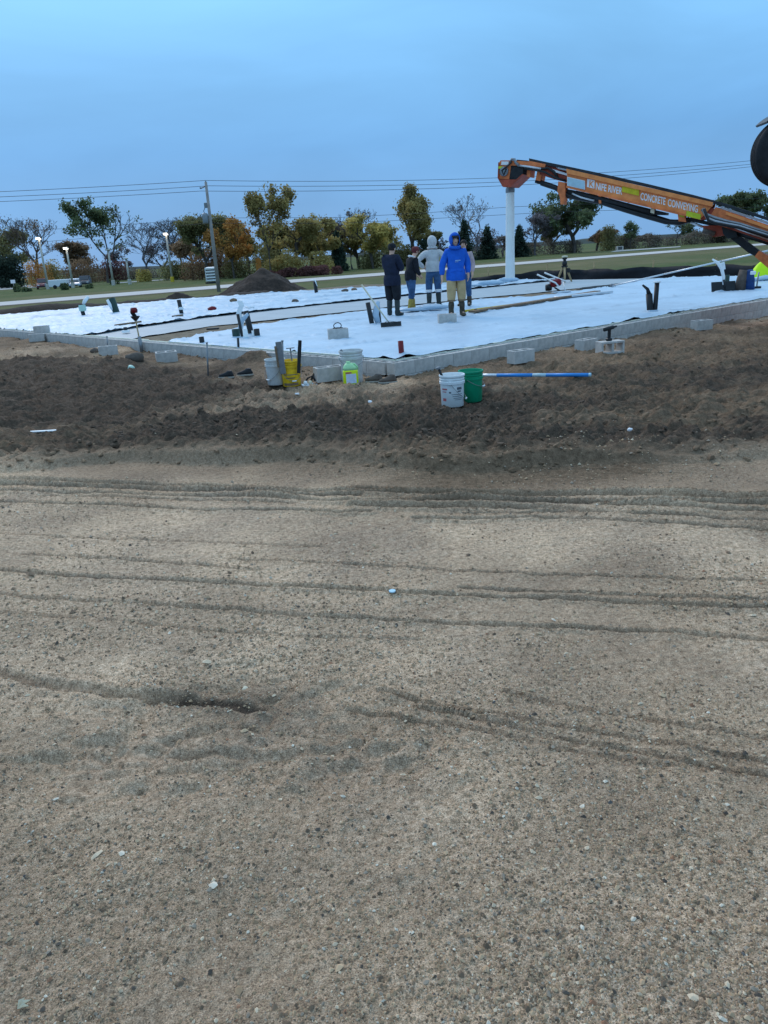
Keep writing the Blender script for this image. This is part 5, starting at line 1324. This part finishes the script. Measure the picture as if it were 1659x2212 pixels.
utility_pole(pole_xy, ph, 'leaning looking grey utility pole with a transformer beside the road')
P0 = pole_xy; 
PR = Vector((54, 96, LAWN)); PL = Vector((-76, 66, LAWN))
utility_pole(PR, ph+.6, 'utility pole beyond the right edge that carries the wires', False)
utility_pole(PL, ph+.6, 'utility pole beyond the left edge that carries the wires', False)
def wire(a, b, sag, r_, label, n=40):
    a, b = Vector(a), Vector(b); pts = []
    for i in range(n+1):
        k = i/n; p_ = a.lerp(b, k); p_.z -= sag*4*k*(1-k); pts.append(p_-a)
    o = MB().path(pts, r_, 5).build('overhead_wire', 'wire', loc=a); tag(o, label, 'wire', 'overhead wires')
hz = LAWN+ph
for i, (dx, dz, nm) in enumerate([(0, .12, 'topmost'), (.3, -.35, 'middle'), (-.55, -.75, 'lowest')]):
    wire(P0+Vector((dx, 0, ph+dz)), PL+Vector((dx, 0, ph+.9+dz*.7)), .55, .020, nm+' of the three wires left of the utility pole')
    wire(P0+Vector((dx, 0, ph+dz)), PR+Vector((dx, 0, ph+.9+dz*.7)), 1.05, .020, nm+' of the three wires right of the utility pole')
for lab, pp in (('upper faint wire running in front of the tree tops', [(-200, 507), (0, 500), (180, 492), (364, 478.5), (454, 471), (736, 469.5), (900, 461), (1103, 447), (1193, 443), (1400, 437), (1660, 428), (1800, 424)]),
                ('lower faint wire running in front of the tree tops', [(-200, 540), (0, 530), (180, 515), (347, 490), (454, 482), (736, 482), (900, 474), (1103, 463), (1193, 458), (1400, 452), (1660, 447), (1800, 445)])):
    pts = [D(x, y, 104.) for x, y in pp]
    o = MB().path([q-pts[0] for q in pts], .022, 5).build('overhead_wire', 'wire', loc=pts[0]); tag(o, lab, 'wire', 'overhead wires')

# ------------------------------------------------------------------ parking lot: lamps, cars, cabinets
lot = MB()
def quad(a, b, c, d): lot.add([a, b, c, d], [(0, 1, 2, 3)])
za_ = LAWN+.03
quad(G(-200, 640, za_), G(105, 619, za_), G(105, 613.5, za_), G(-200, 628, za_))
tag(lot.build('parking_lot', 'pale_concrete'), 'pale parking area behind the left lawn', kind='structure')
lot = MB(); za_ = LAWN+.035
quad(G(250, 612, za_), G(420, 600.5, za_), G(420, 599.3, za_), G(250, 610.2, za_))
tag(lot.build('path', 'pale_concrete'), 'narrow pale path on the left lawn', kind='structure')
lot = MB(); za_ = LAWN+.05
quad(G(1318, 544.5, za_), G(1470, 533.5, za_), G(1470, 531.8, za_), G(1330, 541, za_))
quad(G(1590, 517, za_), G(1780, 503, za_), G(1780, 500.5, za_), G(1590, 514, za_))
tag(lot.build('driveway', 'pale_concrete'), 'pale driveway beyond the road at right', kind='structure')
def lamp_post(bx, by, tx, ty, lit, label):
    p = D(bx, by, 134.); p.z = LAWN; h = D(tx, ty, p.y).z-LAWN; t = empty('lamp_post', p, 0, label, 'lamp post', 'parking lot lamp posts')
    dx = D(bx, ty, p.y)
    MB().lathe([(0, 0), (.30, 0), (.30, .75), (.25, .8), (0, .8)], 14).build('base', 'yellow_paint' if 'yellow' in label else 'pole_metal', t)
    MB().path([(0, 0, .8), (0, 0, h)], [.19, .15], 10).build('mast', 'pole_metal', t, True)
    MB().box((0, -.15, h+.10), (.7, .6, .2), bev=.05).build('lamp_head', 'pole_metal', t)
    if lit:
        MB().box((0, -.15, h-.06), (.62, .5, .08), bev=.01).build('lit_panel', 'lamp_lit', t)
        MB().box((0, -.52, h+.05), (.62, .04, .26)).build('lit_lens', 'lamp_lit', t)
lamp_post(102, 611, 83, 516, True, 'tallest lit lamp post behind the red car at far left')
lamp_post(156, 609, 143, 537, True, 'shorter lit lamp post behind the silver car')
lamp_post(244, 607, 233, 541, False, 'unlit lamp post on the lawn right of the parked cars')
lamp_post(372, 603, 360, 506, True, 'lit lamp post with a yellow base left of the utility pole')
lamp_post(279, 603, 273, 560, False, 'small distant unlit lamp post near the bare trees')
def car(p, rot, mt, label, L=4.6, W=1.8, Hh=1.45, suv=False):
    t = empty('parked_car', p, rot, label, 'car', 'cars in the parking lot')
    c = .30; bl = .62 if not suv else .80
    prof = [(-L/2, c), (-L/2-.03, bl*.8), (-L/2+.12, bl+.05)] + ([(-L/2+.3, Hh-.1), (-L/2+.6, Hh), (L*.10, Hh), (L*.24, bl+.22)] if suv else [(-L/2+.55, bl+.22), (-L/2+1.15, Hh-.02), (-.1, Hh), (.45, Hh-.08), (L*.27, bl+.2)]) + [(L/2-.25, bl+.05), (L/2, bl*.8), (L/2+.02, c)]
    mb = MB(); n = len(prof)
    def side(s): return [Vector((s*(W/2 if z < bl+.12 else W/2-.16), -x, z)) for x, z in prof]
    mb.prism(side(1), side(-1)); mb.build('body', mt, t)
    # windscreen and rear glass
    i0 = 6 if suv else 7
    (xa, za), (xb, zb__) = prof[5 if suv else 6], prof[i0 if suv else 7]
    mb = MB(); q = [Vector((s*(W/2-.24), -x-.02, z+.015)) for s, (x, z) in ((-1, (xa, za-.05)), (1, (xa, za-.05)), (1, (xb, zb__+.03)), (-1, (xb, zb__+.03)))]
    mb.prism(q, [v_+Vector((0, .02, -.03)) for v_ in q]); mb.build('windscreen', 'glass', t)
    for s in (-1, 1):
        mb = MB(); mb.box((s*(W/2-.155), .05 if not suv else .6, (bl+Hh)/2+.06), (.02, 1.9 if not suv else 2.4, (Hh-bl)*.48)); mb.build('side_window', 'glass', t)
        MB().box((s*(W/2-.32), -L/2-.005, bl*.82), (.34, .06, .14), bev=.03).build('headlight', 'headlamp', t)
        for y in (-L*.31, L*.30):
            w = MB().lathe([(0, -.1), (.2, -.1), (.32, -.09), (.34, -.05), (.34, .09), (.2, .1), (0, .1)], 18, (s*(W/2-.08), y, .34), Matrix.Rotation(R(90), 3, 'Y')).build('wheel', 'tyre', t, True)
            MB().lathe([(0, .115), (.19, .11), (.2, .10)], 12, (s*(W/2-.08), y, .34), Matrix.Rotation(R(90*s), 3, 'Y')).build('rim', 'rim', w)
    MB().box((0, -L/2-.02, bl*.55), (W*.6, .05, .16), bev=.02).build('grille', 'black_plastic', t)
    return t
car(G(94, 624, LAWN), R(20), 'car_red', 'dark red sport utility car at the left of the parked row', 4.7, 1.9, 1.75, True)
car(G(164, 620.5, LAWN), R(16), 'car_silver', 'silver sedan right of the white trailer')
car(G(185, 617.5, LAWN), R(14), 'car_dark', 'dark sport utility car at the right of the parked row', 4.7, 1.9, 1.75, True)
p = G(130, 623, LAWN)
t = empty('cargo_trailer', p, R(4), 'low white cargo trailer between the red car and silver sedan', 'trailer')
MB().box((0, 0, .85), (3.1, 1.8, 1.15), bev=.08).build('box_body', 'car_white', t)
for s in (-.5, .5):
    MB().lathe([(0, -.1), (.2, -.1), (.3, -.08), (.3, .08), (.2, .1), (0, .1)], 16, (s, -.92, .3), Matrix.Rotation(R(90), 3, 'X')).build('wheel', 'tyre', t, True)
MB().path([(-1.5, 0, .4), (-2.4, 0, .35)], .05, 8).build('tow_bar', 'grey_steel', t)
MB().box((-1.9, 0, .7), (.7, 1.0, .5), bev=.05).build('nose_box', 'car_silver', t)
def signboard(x, y0, y1, w, label):
    p = G(x, y0, LAWN); h = D(x, y1, p.y).z-LAWN
    t = empty('lot_sign', p, 0, label, 'sign', 'small signs at the left edge')
    MB().path([(0, 0, 0), (0, 0, h)], .05, 8).build('post', 'pole_metal', t)
    MB().box((0, -.06, h), (w, .05, w*.75), bev=.01).build('panel', 'decal_white', t)
signboard(31, 623, 608, .9, 'lower small white sign at the far left edge')
signboard(57, 618, 599, 1.1, 'higher small white sign left of the red car')
# louvred cabinet beside the pole
p = G(460, 612, LAWN); t = empty('louvred_cabinet', p, R(-6), 'white louvred cabinet beside the foot of the utility pole', 'cabinet')
hh = D(458, 577, p.y).z-LAWN
for k in range(5): MB().box((0, 0, hh*(.22+.18*k)), (1.45, .9, hh*.10), Matrix.Rotation(R(8), 3, 'X'), bev=.02).build('louvre', 'white_plastic', t)
MB().box((0, 0, hh*.55), (1.25, .7, hh*.85)).build('core', 'black_plastic', t); MB().box((0, 0, hh*.05), (1.7, 1.1, hh*.1)).build('base', 'black_plastic', t)
for s in (-1, 1): MB().box((s*.76, 0, hh*.57), (.06, .8, hh*.82), bev=.01).build('side_post', 'white_plastic', t)
# orange marker above the heap
p = G(561, 598, LAWN); t = empty('road_marker', p, 0, 'orange marker panel showing above the conical soil heap', 'marker')
hh = D(557, 556, p.y).z-LAWN
MB().path([(0, 0, 0), (0, 0, hh*.35)], .05, 8).build('post', 'old_wood', t)
MB().prism([Vector((-.42, -.05, hh*.25)), Vector((.42, -.05, hh*.22)), Vector((.5, -.05, hh*.85)), Vector((.15, -.05, hh)), Vector((-.45, -.05, hh*.92))], [Vector((-.42, .05, hh*.25)), Vector((.42, .05, hh*.22)), Vector((.5, .05, hh*.85)), Vector((.15, .05, hh)), Vector((-.45, .05, hh*.92))]).build('panel', 'orange_marker', t)
# electrical cabinet across the road
def cabinet(x, y0, y1, w, label):
    p = G(x, y0, LAWN); hh = D(x, y1, p.y).z-LAWN; t = empty('utility_cabinet', p, 0, label, 'cabinet')
    MB().box((0, 0, hh/2), (w, w*.7, hh), bev=.06).build('housing', 'pole_metal', t)
    MB().box((0, -w*.36, hh*.56), (w*.62, .05, hh*.72), bev=.01).build('door', 'black_plastic', t)
    for k in range(3): MB().box((0, -w*.36-.03, hh*(.36+.18*k)), (w*.58, .04, hh*.05)).build('louvre', 'grey_steel', t)
cabinet(1056, 553, 534, 3.2, 'grey cabinet with a dark door beyond the road, left of the hanging hose')
cabinet(1338, 541, 532, 1.5, 'small pale cabinet beyond the road under the conveyor')

# ------------------------------------------------------------------ trees
def bark(c, nm): M[nm] = mat(nm, c, .95, .3, 3)
bark((.085, .07, .06), 'bark'); bark((.13, .10, .085), 'bark_brown'); bark((.11, .10, .105), 'bark_grey')
def leafmat(nm, c1, c2):
    mt = mat(nm, c1, .8, 0, .35, color2=c2, spec=.15)
    t_ = mt.node_tree; b = t_.nodes['Principled BSDF']
    at = t_.nodes.new('ShaderNodeAttribute'); at.attribute_name = 'tone'
    mr = t_.nodes.new('ShaderNodeMapRange'); mr.inputs[3].default_value = .75; mr.inputs[4].default_value = 1.65
    t_.links.new(at.outputs['Fac'], mr.inputs[0])
    src = b.inputs['Base Color'].links[0].from_socket
    s_ = t_.nodes.new('ShaderNodeVectorMath'); s_.operation = 'SCALE'; t_.links.new(src, s_.inputs[0]); t_.links.new(mr.outputs[0], s_.inputs['Scale'])
    t_.links.new(s_.outputs[0], b.inputs['Base Color'])
    tr = t_.nodes.new('ShaderNodeBsdfTranslucent'); ms = t_.nodes.new('ShaderNodeMixShader'); ms.inputs[0].default_value = .42
    t_.links.new(s_.outputs[0], tr.inputs['Color']); t_.links.new(b.outputs[0], ms.inputs[1]); t_.links.new(tr.outputs[0], ms.inputs[2])
    t_.links.new(ms.outputs[0], t_.nodes['Material Output'].inputs['Surface']); M[nm] = mt
for nm_, c1_, c2_ in (('leaf_green', (.075, .098, .048), (.15, .175, .085)), ('leaf_dark', (.026, .042, .032), (.052, .072, .048)), ('leaf_gold', (.22, .172, .06), (.38, .295, .11)),
        ('leaf_olive', (.13, .125, .052), (.23, .205, .088)), ('leaf_orange', (.36, .18, .05), (.52, .27, .08)), ('leaf_rust', (.16, .105, .062), (.25, .16, .092)), ('leaf_red', (.105, .048, .044), (.165, .075, .066)),
        ('leaf_yellow', (.32, .255, .075), (.46, .36, .115)), ('leaf_brown', (.14, .115, .09), (.22, .18, .14)), ('leaf_purple', (.13, .11, .115), (.20, .17, .175))):
    leafmat(nm_, c1_, c2_)
def leaves(name, C, size, mt, parent, seed):
    rg_ = np.random.default_rng(seed); n = len(C)
    a = rg_.normal(size=(n, 3)); a /= np.linalg.norm(a, axis=1)[:, None]
    b = np.cross(a, rg_.normal(size=(n, 3))); b /= np.linalg.norm(b, axis=1)[:, None]
    s1 = (size*rg_.uniform(.5, 1.3, n))[:, None]; s2 = s1*rg_.uniform(.45, .9, n)[:, None]
    V_ = np.stack([C-a*s1, C-b*s2*.9+a*s1*.1, C+a*s1, C+b*s2], 1).reshape(-1, 3)
    F_ = np.arange(n*4).reshape(-1, 4)
    o = np_mesh(name, V_, F_, mt, smooth=False, parent=parent)
    tone = np.repeat(np.clip(.5+.9*fbm(C[:, 0]+C[:, 2]*.7, C[:, 1]+C[:, 2], .45, 2, seed)+rg_.normal(0, .16, n), 0, 1), 4)
    set_attr(o, 'tone', tone); return o
def tree(x, ytop, wpx, d, kind, label, mt='leaf_gold', nleaf=2600, seed=1, trunk='bark', lean=0., fork=.30, crown_lo=.28, shape=None, leaf=.24, density=1., dz=0.):
    rng = random.Random(seed)
    base = D(x, ytop, d); h = base.z-LAWN-dz; p = Vector((base.x, d, LAWN+dz)); W = wpx*d/FP
    t = empty('pine_tree' if kind == 'conifer' else 'tree', p, 0, label, 'tree', 'tree line beyond the road')
    tips = []; mb = MB()
    if kind == 'conifer':
        mb.path([(0, 0, 0), (0, 0, h*.97)], [h*.018, .02], 8)
        k = .06
        while k < .97:
            n = 7
            for i in range(n):
                a = 2*math.pi*(i+rng.random())/n; L = W/2*(1-k)**.85*rng.uniform(.7, 1.08)
                b = Vector((0, 0, h*k)); e_ = b+Vector((math.cos(a)*L, math.sin(a)*L, -L*.18))
                mb.path([b, b.lerp(e_, .5)+Vector((0, 0, L*.05)), e_], [.03*h/10, .02, .008], 4, False)
                for q in range(int(10*L)+3):
                    f = rng.uniform(.15, 1.); tips.append((b.lerp(e_, f)+Vector((rng.gauss(0, .16), rng.gauss(0, .16), rng.gauss(-.1, .14)))))
            k += .055
        tb = mb.build('trunk', trunk, t, True)
        C_ = np.array(tips); idx = np.random.default_rng(seed).integers(0, len(C_), int(nleaf*2)); C_ = C_[idx]+np.random.default_rng(seed+1).normal(0, .16, (len(idx), 3))
        leaves('crown', C_, leaf, mt, t, seed); return t
    maxd = 7 if kind == 'bare' else 5
    def grow_(pos, dr, L, r_, dep):
        e_ = pos + dr*L
        e_ += Vector((rng.gauss(0, .06), rng.gauss(0, .06), rng.gauss(0, .04)))*L
        mid = pos.lerp(e_, .5)+Vector((rng.gauss(0, .05), rng.gauss(0, .05), rng.gauss(0, .05)))*L
        r_ = max(r_, .028)
        mb.path([pos, mid, e_], [r_, r_*.82, max(r_*.66, .022)], 6 if dep < 3 else 3, False)
        if dep >= 2:
            tips.append((e_, dep)); tips.append((mid, dep))
        if dep >= maxd: return
        n = rng.choice((2, 3, 3)) if dep < 3 else rng.choice((2, 2, 3) if dep < 5 else (2, 2, 2, 3))
        for i in range(n):
            a = rng.uniform(0, 2*math.pi); sp = rng.uniform(.35, .75)
            s_ = Vector((math.cos(a), math.sin(a), 0))
            nd = (dr*math.cos(sp)+s_*math.sin(sp)); nd.z += .14; nd.normalize()
            grow_(e_, nd, L*rng.uniform(.62, .84), r_*rng.uniform(.52, .70), dep+1)
        if dep in (1, 2) and rng.random() < .7:
            a = rng.uniform(0, 2*math.pi); nd = Vector((math.cos(a), math.sin(a), rng.uniform(.1, .6))).normalized(); grow_(mid, nd, L*.6, r_*.45, dep+1)
    grow_(Vector((0, 0, -.2)), Vector((lean, 0, 1)).normalized(), h*fork, h*.022, 0)
    # fit the crown to the measured size
    A_ = np.array(mb.v); zt = A_[:, 2].max(); hw = np.percentile(np.abs(A_[:, 0]), 98)
    sx = (W/2)/max(hw, .1); sz = h/zt
    mb.v = [(v_[0]*sx*min(1, .25+.75*v_[2]/(fork*zt)) if v_[2] > 0 else v_[0], v_[1]*sx, v_[2]*sz) for v_ in mb.v]
    def shp(q): return (1.45-1.25*min(1, max(0, q[2]/h))) if shape == 'cone' else 1.
    if shape: mb.v = [(q[0]*shp(q), q[1]*shp(q), q[2]) for q in mb.v]
    mb.build('trunk', trunk, t, False)
    if kind != 'bare' or nleaf:
        T = np.array([(e_.x*sx, e_.y*sx, e_.z*sz, dep) for e_, dep in tips]); T = T[T[:, 2] > h*crown_lo]
        if shape == 'cone': T[:, :2] *= (1.45-1.25*np.clip(T[:, 2:3]/h, 0, 1))
        rg_ = np.random.default_rng(seed+7)
        w_ = vnoise(T[:, 0]*.55+seed, T[:, 2]*.55, seed)**3*density+.02
        i_ = rg_.choice(len(T), int(nleaf*2.9), p=w_/w_.sum())
        C_ = T[i_, :3]+rg_.normal(0, 1, (len(i_), 3))*np.array([.52, .52, .44])*(h/14)*(1 if density < 1.5 else .7)
        C_ = C_[(C_[:, 2] > h*crown_lo*.8)]
        leaves('crown', C_, leaf*.92*(h/14)**.3, mt, t, seed)
    return t
def bush(x, y0, y1, wpx, d, label, mt, seed, n=1500, leaf=.18, name='shrub', ry=None):
    rng = random.Random(seed); rg_ = np.random.default_rng(seed)
    c = D(x, y0, d); W = wpx*d/FP; h = max(.5, D(x, y1, d).z-LAWN); p = Vector((c.x, d, LAWN))
    t = empty(name, p, 0, label, 'shrub', 'shrubs under the tree line')
    mb = MB(); C_ = []
    ns = max(5, int(W/.8))
    for i in range(ns):
        x0_ = rng.uniform(-W/2, W/2)*.85; hh = h*rng.uniform(.6, 1.0)*(1-.5*(abs(x0_)/(W/2))**3); y0_ = rng.uniform(-.8, .8)*(ry or 1)
        q = [Vector((x0_, y0_, -.1)), Vector((x0_+rng.gauss(0, .15), y0_, hh*.5)), Vector((x0_+rng.gauss(0, .3), y0_+rng.gauss(0, .2), hh*.95))]
        mb.path(q, [.05, .035, .012], 4, False)
        m_ = int(2.2*n/ns); k = rg_.uniform(.03, 1, m_)
        rad = min(W*.35, .35*h+.4)*np.sqrt(np.clip(1-(k-.4)**2*1.6, .05, 1))
        th = rg_.uniform(0, 6.28, m_); rr_ = rad*np.sqrt(rg_.uniform(0, 1, m_))
        C_.append(np.stack([q[1].x+rr_*np.cos(th), q[1].y+rr_*np.sin(th), k*hh], 1))
    mb.build('stems', 'bark', t); leaves('foliage', np.concatenate(C_), leaf*.95, mt, t, seed); return t
# left group
bush(12, 610, 537, 62, 170, 'dark evergreen bush cut by the left edge', 'leaf_dark', 401, 2600, .26)
tree(58, 452, 118, 168, 'bare', 'large bare tree with brown limbs at far left', 'leaf_rust', 260, 402, 'bark_brown', fork=.26, leaf=.16)
bush(82, 612, 552, 45, 160, 'orange leaved shrub under the large bare tree', 'leaf_orange', 403, 900)
bush(122, 608, 556, 48, 176, 'dull gold shrub between the two left lamp posts', 'leaf_gold', 404, 1100)
tree(203, 424, 118, 160, 'leafy', 'tall open green tree in the left group', 'leaf_green', 1900, 405, 'bark', fork=.36, crown_lo=.33, density=2.4, leaf=.26)
bush(182, 608, 548, 72, 175, 'rust brown thicket behind the parked cars', 'leaf_rust', 406, 2200)
bush(250, 606, 541, 46, 180, 'dark red leaved tall shrub right of the tall green tree', 'leaf_red', 407, 1100)
tree(302, 478, 128, 172, 'bare', 'wide grey bare tree in the left group', 'leaf_brown', 0, 408, 'bark_grey', fork=.30)
tree(376, 462, 100, 178, 'bare', 'thin bare tree behind the yellow based lamp post', 'leaf_brown', 0, 409, 'bark_grey', fork=.33)
bush(318, 603, 576, 28, 150, 'small bright yellow round shrub on the left lawn edge', 'leaf_yellow', 410, 500)
bush(285, 606, 572, 150, 186, 'dark brown undergrowth below the grey bare tree', 'leaf_brown', 411, 1700)
bush(385, 602, 556, 60, 150, 'olive shrub left of the utility pole', 'leaf_olive', 412, 1300)
# centre group
tree(432, 466, 84, 132, 'leafy', 'olive green round tree left of the utility pole', 'leaf_olive', 3000, 413, fork=.22, crown_lo=.10)
tree(492, 471, 76, 130, 'leafy', 'orange leaved tree right of the utility pole', 'leaf_orange', 2400, 414, fork=.22, crown_lo=.18)
bush(470, 604, 530, 120, 138, 'brown olive thicket around the orange tree', 'leaf_rust', 415, 2600)
tree(566, 394, 96, 126, 'leafy', 'tallest tree of the line with thin golden leaves above the soil heap', 'leaf_gold', 2100, 416, 'bark', fork=.30, crown_lo=.36, density=1.8, leaf=.22)
bush(560, 600, 520, 110, 134, 'dark olive thicket under the tallest tree', 'leaf_olive', 417, 2600)
tree(632, 474, 86, 130, 'leafy', 'yellow green tree just right of the tallest tree', 'leaf_gold', 3000, 418, fork=.18, crown_lo=.08)
tree(690, 468, 72, 134, 'leafy', 'mixed gold tree left of the dark evergreen', 'leaf_gold', 2400, 419, fork=.2, crown_lo=.10)
bush(650, 596, 535, 130, 128, 'gold brown shrubs below the yellow green trees', 'leaf_gold', 420, 2600)
bush(665, 594, 573, 200, 118, 'low dark red sumac hedge along the lawn', 'leaf_red', 421, 2600, .16, 'sumac_hedge')
tree(726, 498, 44, 138, 'conifer', 'dark evergreen among the golden trees', 'leaf_dark', 2200, 422)
tree(752, 446, 92, 150, 'bare', 'bare tree rising behind the dark evergreen', 'leaf_brown', 60, 423, 'bark_grey', fork=.36)
tree(800, 466, 96, 142, 'leafy', 'bushy golden tree left of the black shirted worker', 'leaf_yellow', 3400, 424, fork=.16, crown_lo=.06)
tree(887, 402, 92, 146, 'leafy', 'tall tapering yellow green tree behind the workers', 'leaf_gold', 4600, 425, fork=.2, crown_lo=.05, shape='cone')
bush(845, 580, 525, 130, 146, 'mixed gold undergrowth behind the black shirted worker', 'leaf_olive', 426, 2600)
bush(926, 578, 508, 40, 142, 'dark bush right of the tall tapering tree', 'leaf_dark', 427, 1300)
# right group
tree(1002, 472, 64, 168, 'conifer', 'dark spruce behind the person in blue', 'leaf_dark', 2200, 428)
tree(1030, 418, 118, 176, 'bare', 'wide bare tree above the dark spruces', 'leaf_brown', 60, 429, 'bark_grey', fork=.34)
tree(1052, 486, 54, 170, 'conifer', 'dark spruce beside the grey cabinet', 'leaf_dark', 2000, 430)
bush(1045, 552, 492, 70, 178, 'dull red brown shrub between the spruces and the hose', 'leaf_purple', 431, 1500)
tree(1122, 484, 52, 172, 'conifer', 'dark spruce just right of the hanging hose', 'leaf_dark', 2000, 432)
tree(1156, 456, 74, 182, 'bare', 'purple grey twiggy tree right of the hanging hose', 'leaf_purple', 1300, 433, 'bark_grey', fork=.2, crown_lo=.1)
tree(1243, 412, 132, 184, 'leafy', 'large green tree under the conveyor boom', 'leaf_green', 4200, 434, fork=.22, crown_lo=.12, leaf=.34, density=1.4)
bush(1180, 546, 512, 150, 186, 'brown undergrowth below the purple grey tree', 'leaf_brown', 435, 2000)
bush(1310, 542, 484, 44, 190, 'olive gold shrub right of the large green tree', 'leaf_olive', 436, 1200)
tree(1364, 478, 26, 196, 'leafy', 'small slim green tree under the conveyor', 'leaf_green', 800, 437, fork=.2, crown_lo=.2)
bush(1372, 540, 500, 110, 200, 'brown grey thicket under the conveyor', 'leaf_brown', 438, 2400)
tree(1465, 474, 70, 200, 'leafy', 'thin leaved green tree right of the slim one', 'leaf_green', 900, 439, fork=.28, crown_lo=.3)
bush(1500, 532, 494, 150, 210, 'pale brown hedge far right of the tree line', 'leaf_brown', 440, 2600)
tree(1622, 416, 104, 196, 'leafy', 'round dark green tree above the conveyor at the right', 'leaf_green', 4200, 441, fork=.2, crown_lo=.08, leaf=.36, dz=0)
bush(1640, 522, 486, 150, 215, 'brown hedge below the round green tree', 'leaf_brown', 442, 2200)
for i, (x, y0, y1, w, d) in enumerate([(37, 627, 609, 14, 128), (140, 627, 609, 12, 121), (55, 630, 620, 16, 125), (195, 622, 612, 14, 122), (245, 615, 602, 10, 140)]):
    bush(x, y0, y1, w, d, ['small green sapling left of the red car', 'small green bush in front of the white trailer', 'low green tuft below the white signs', 'low bush right of the dark parked car', 'low bush at the foot of the unlit lamp post'][i], 'leaf_green', 450+i, 260, .14)
for i, (x, yt, w, d, mt, n, lab) in enumerate([
        (-20, 500, 90, 190, 'leaf_olive', 1500, 'olive tree cut off by the left edge'), (146, 520, 70, 188, 'leaf_rust', 1500, 'rust brown tree behind the second lamp post'),
        (262, 528, 60, 190, 'leaf_purple', 900, 'grey purple tree behind the dark red shrub'), (340, 520, 76, 192, 'leaf_purple', 900, 'grey purple tree behind the wide bare tree'),
        (405, 500, 60, 160, 'leaf_rust', 1300, 'brown tree just left of the olive round tree'), (462, 486, 70, 146, 'leaf_gold', 2600, 'olive tree directly behind the utility pole'),
        (528, 476, 70, 142, 'leaf_gold', 1900, 'dull gold tree between the orange tree and the tallest tree'), (600, 482, 76, 144, 'leaf_gold', 2900, 'olive tree half behind the tallest tree'),
        (664, 488, 76, 146, 'leaf_gold', 2000, 'gold tree filling the gap right of the yellow green tree'), (716, 482, 60, 152, 'leaf_rust', 1200, 'brown tree behind the dark evergreen'),
        (770, 492, 70, 150, 'leaf_gold', 2000, 'gold tree below the bare tree in the middle'), (838, 478, 70, 152, 'leaf_yellow', 1700, 'brighter yellow tree left of the tall tapering tree'),
        (908, 500, 70, 156, 'leaf_olive', 1700, 'olive tree at the right foot of the tall tapering tree'), (958, 512, 60, 170, 'leaf_purple', 900, 'grey twiggy tree above the grey hooded worker'),
        (1085, 506, 70, 186, 'leaf_brown', 1300, 'brown tree directly behind the hanging hose'), (1196, 486, 70, 192, 'leaf_olive', 1500, 'olive tree left of the large green tree'),
        (1290, 496, 60, 196, 'leaf_rust', 1200, 'rust tree at the right foot of the large green tree'), (1410, 506, 70, 205, 'leaf_brown', 1200, 'brown tree under the middle of the conveyor'),
        (1545, 496, 80, 212, 'leaf_olive', 1200, 'olive tree under the lower conveyor joint')]):
    tree(x, yt, w, d, 'bare' if mt == 'leaf_purple' else 'leafy', lab, mt, n//3 if mt == 'leaf_purple' else int(n*1.9), 600+i, 'bark_grey' if mt == 'leaf_purple' else 'bark', fork=.16, crown_lo=.04, leaf=.28)
# distant wooded rise
HX = np.linspace(-900, 1200, 160); 
nn_ = len(HX); V_ = []
for i, x_ in enumerate(HX):
    hgt = 3.2+3.5*float(fbm(np.array([x_]), np.array([0.]), .004, 3, 500)[0])+2.0*float(fbm(np.array([x_]), np.array([0.]), .05, 3, 501)[0])
    V_ += [(x_, 700+.05*x_, LAWN-3), (x_, 715+.05*x_, LAWN+max(1, hgt)), (x_, 780+.05*x_, LAWN+max(1, hgt)*.9)]
V_ = np.array(V_); F_ = []
for i in range(nn_-1):
    for j in range(2): F_.append((i*3+j, i*3+3+j, i*3+4+j, i*3+1+j))
defm('far_wood', (.05, .06, .05), .95, .4, .05, .8, .3)
hl = np_mesh('hills', V_, np.array(F_), 'far_wood', smooth=False); tag(hl, 'low wooded rise on the horizon', kind='structure')
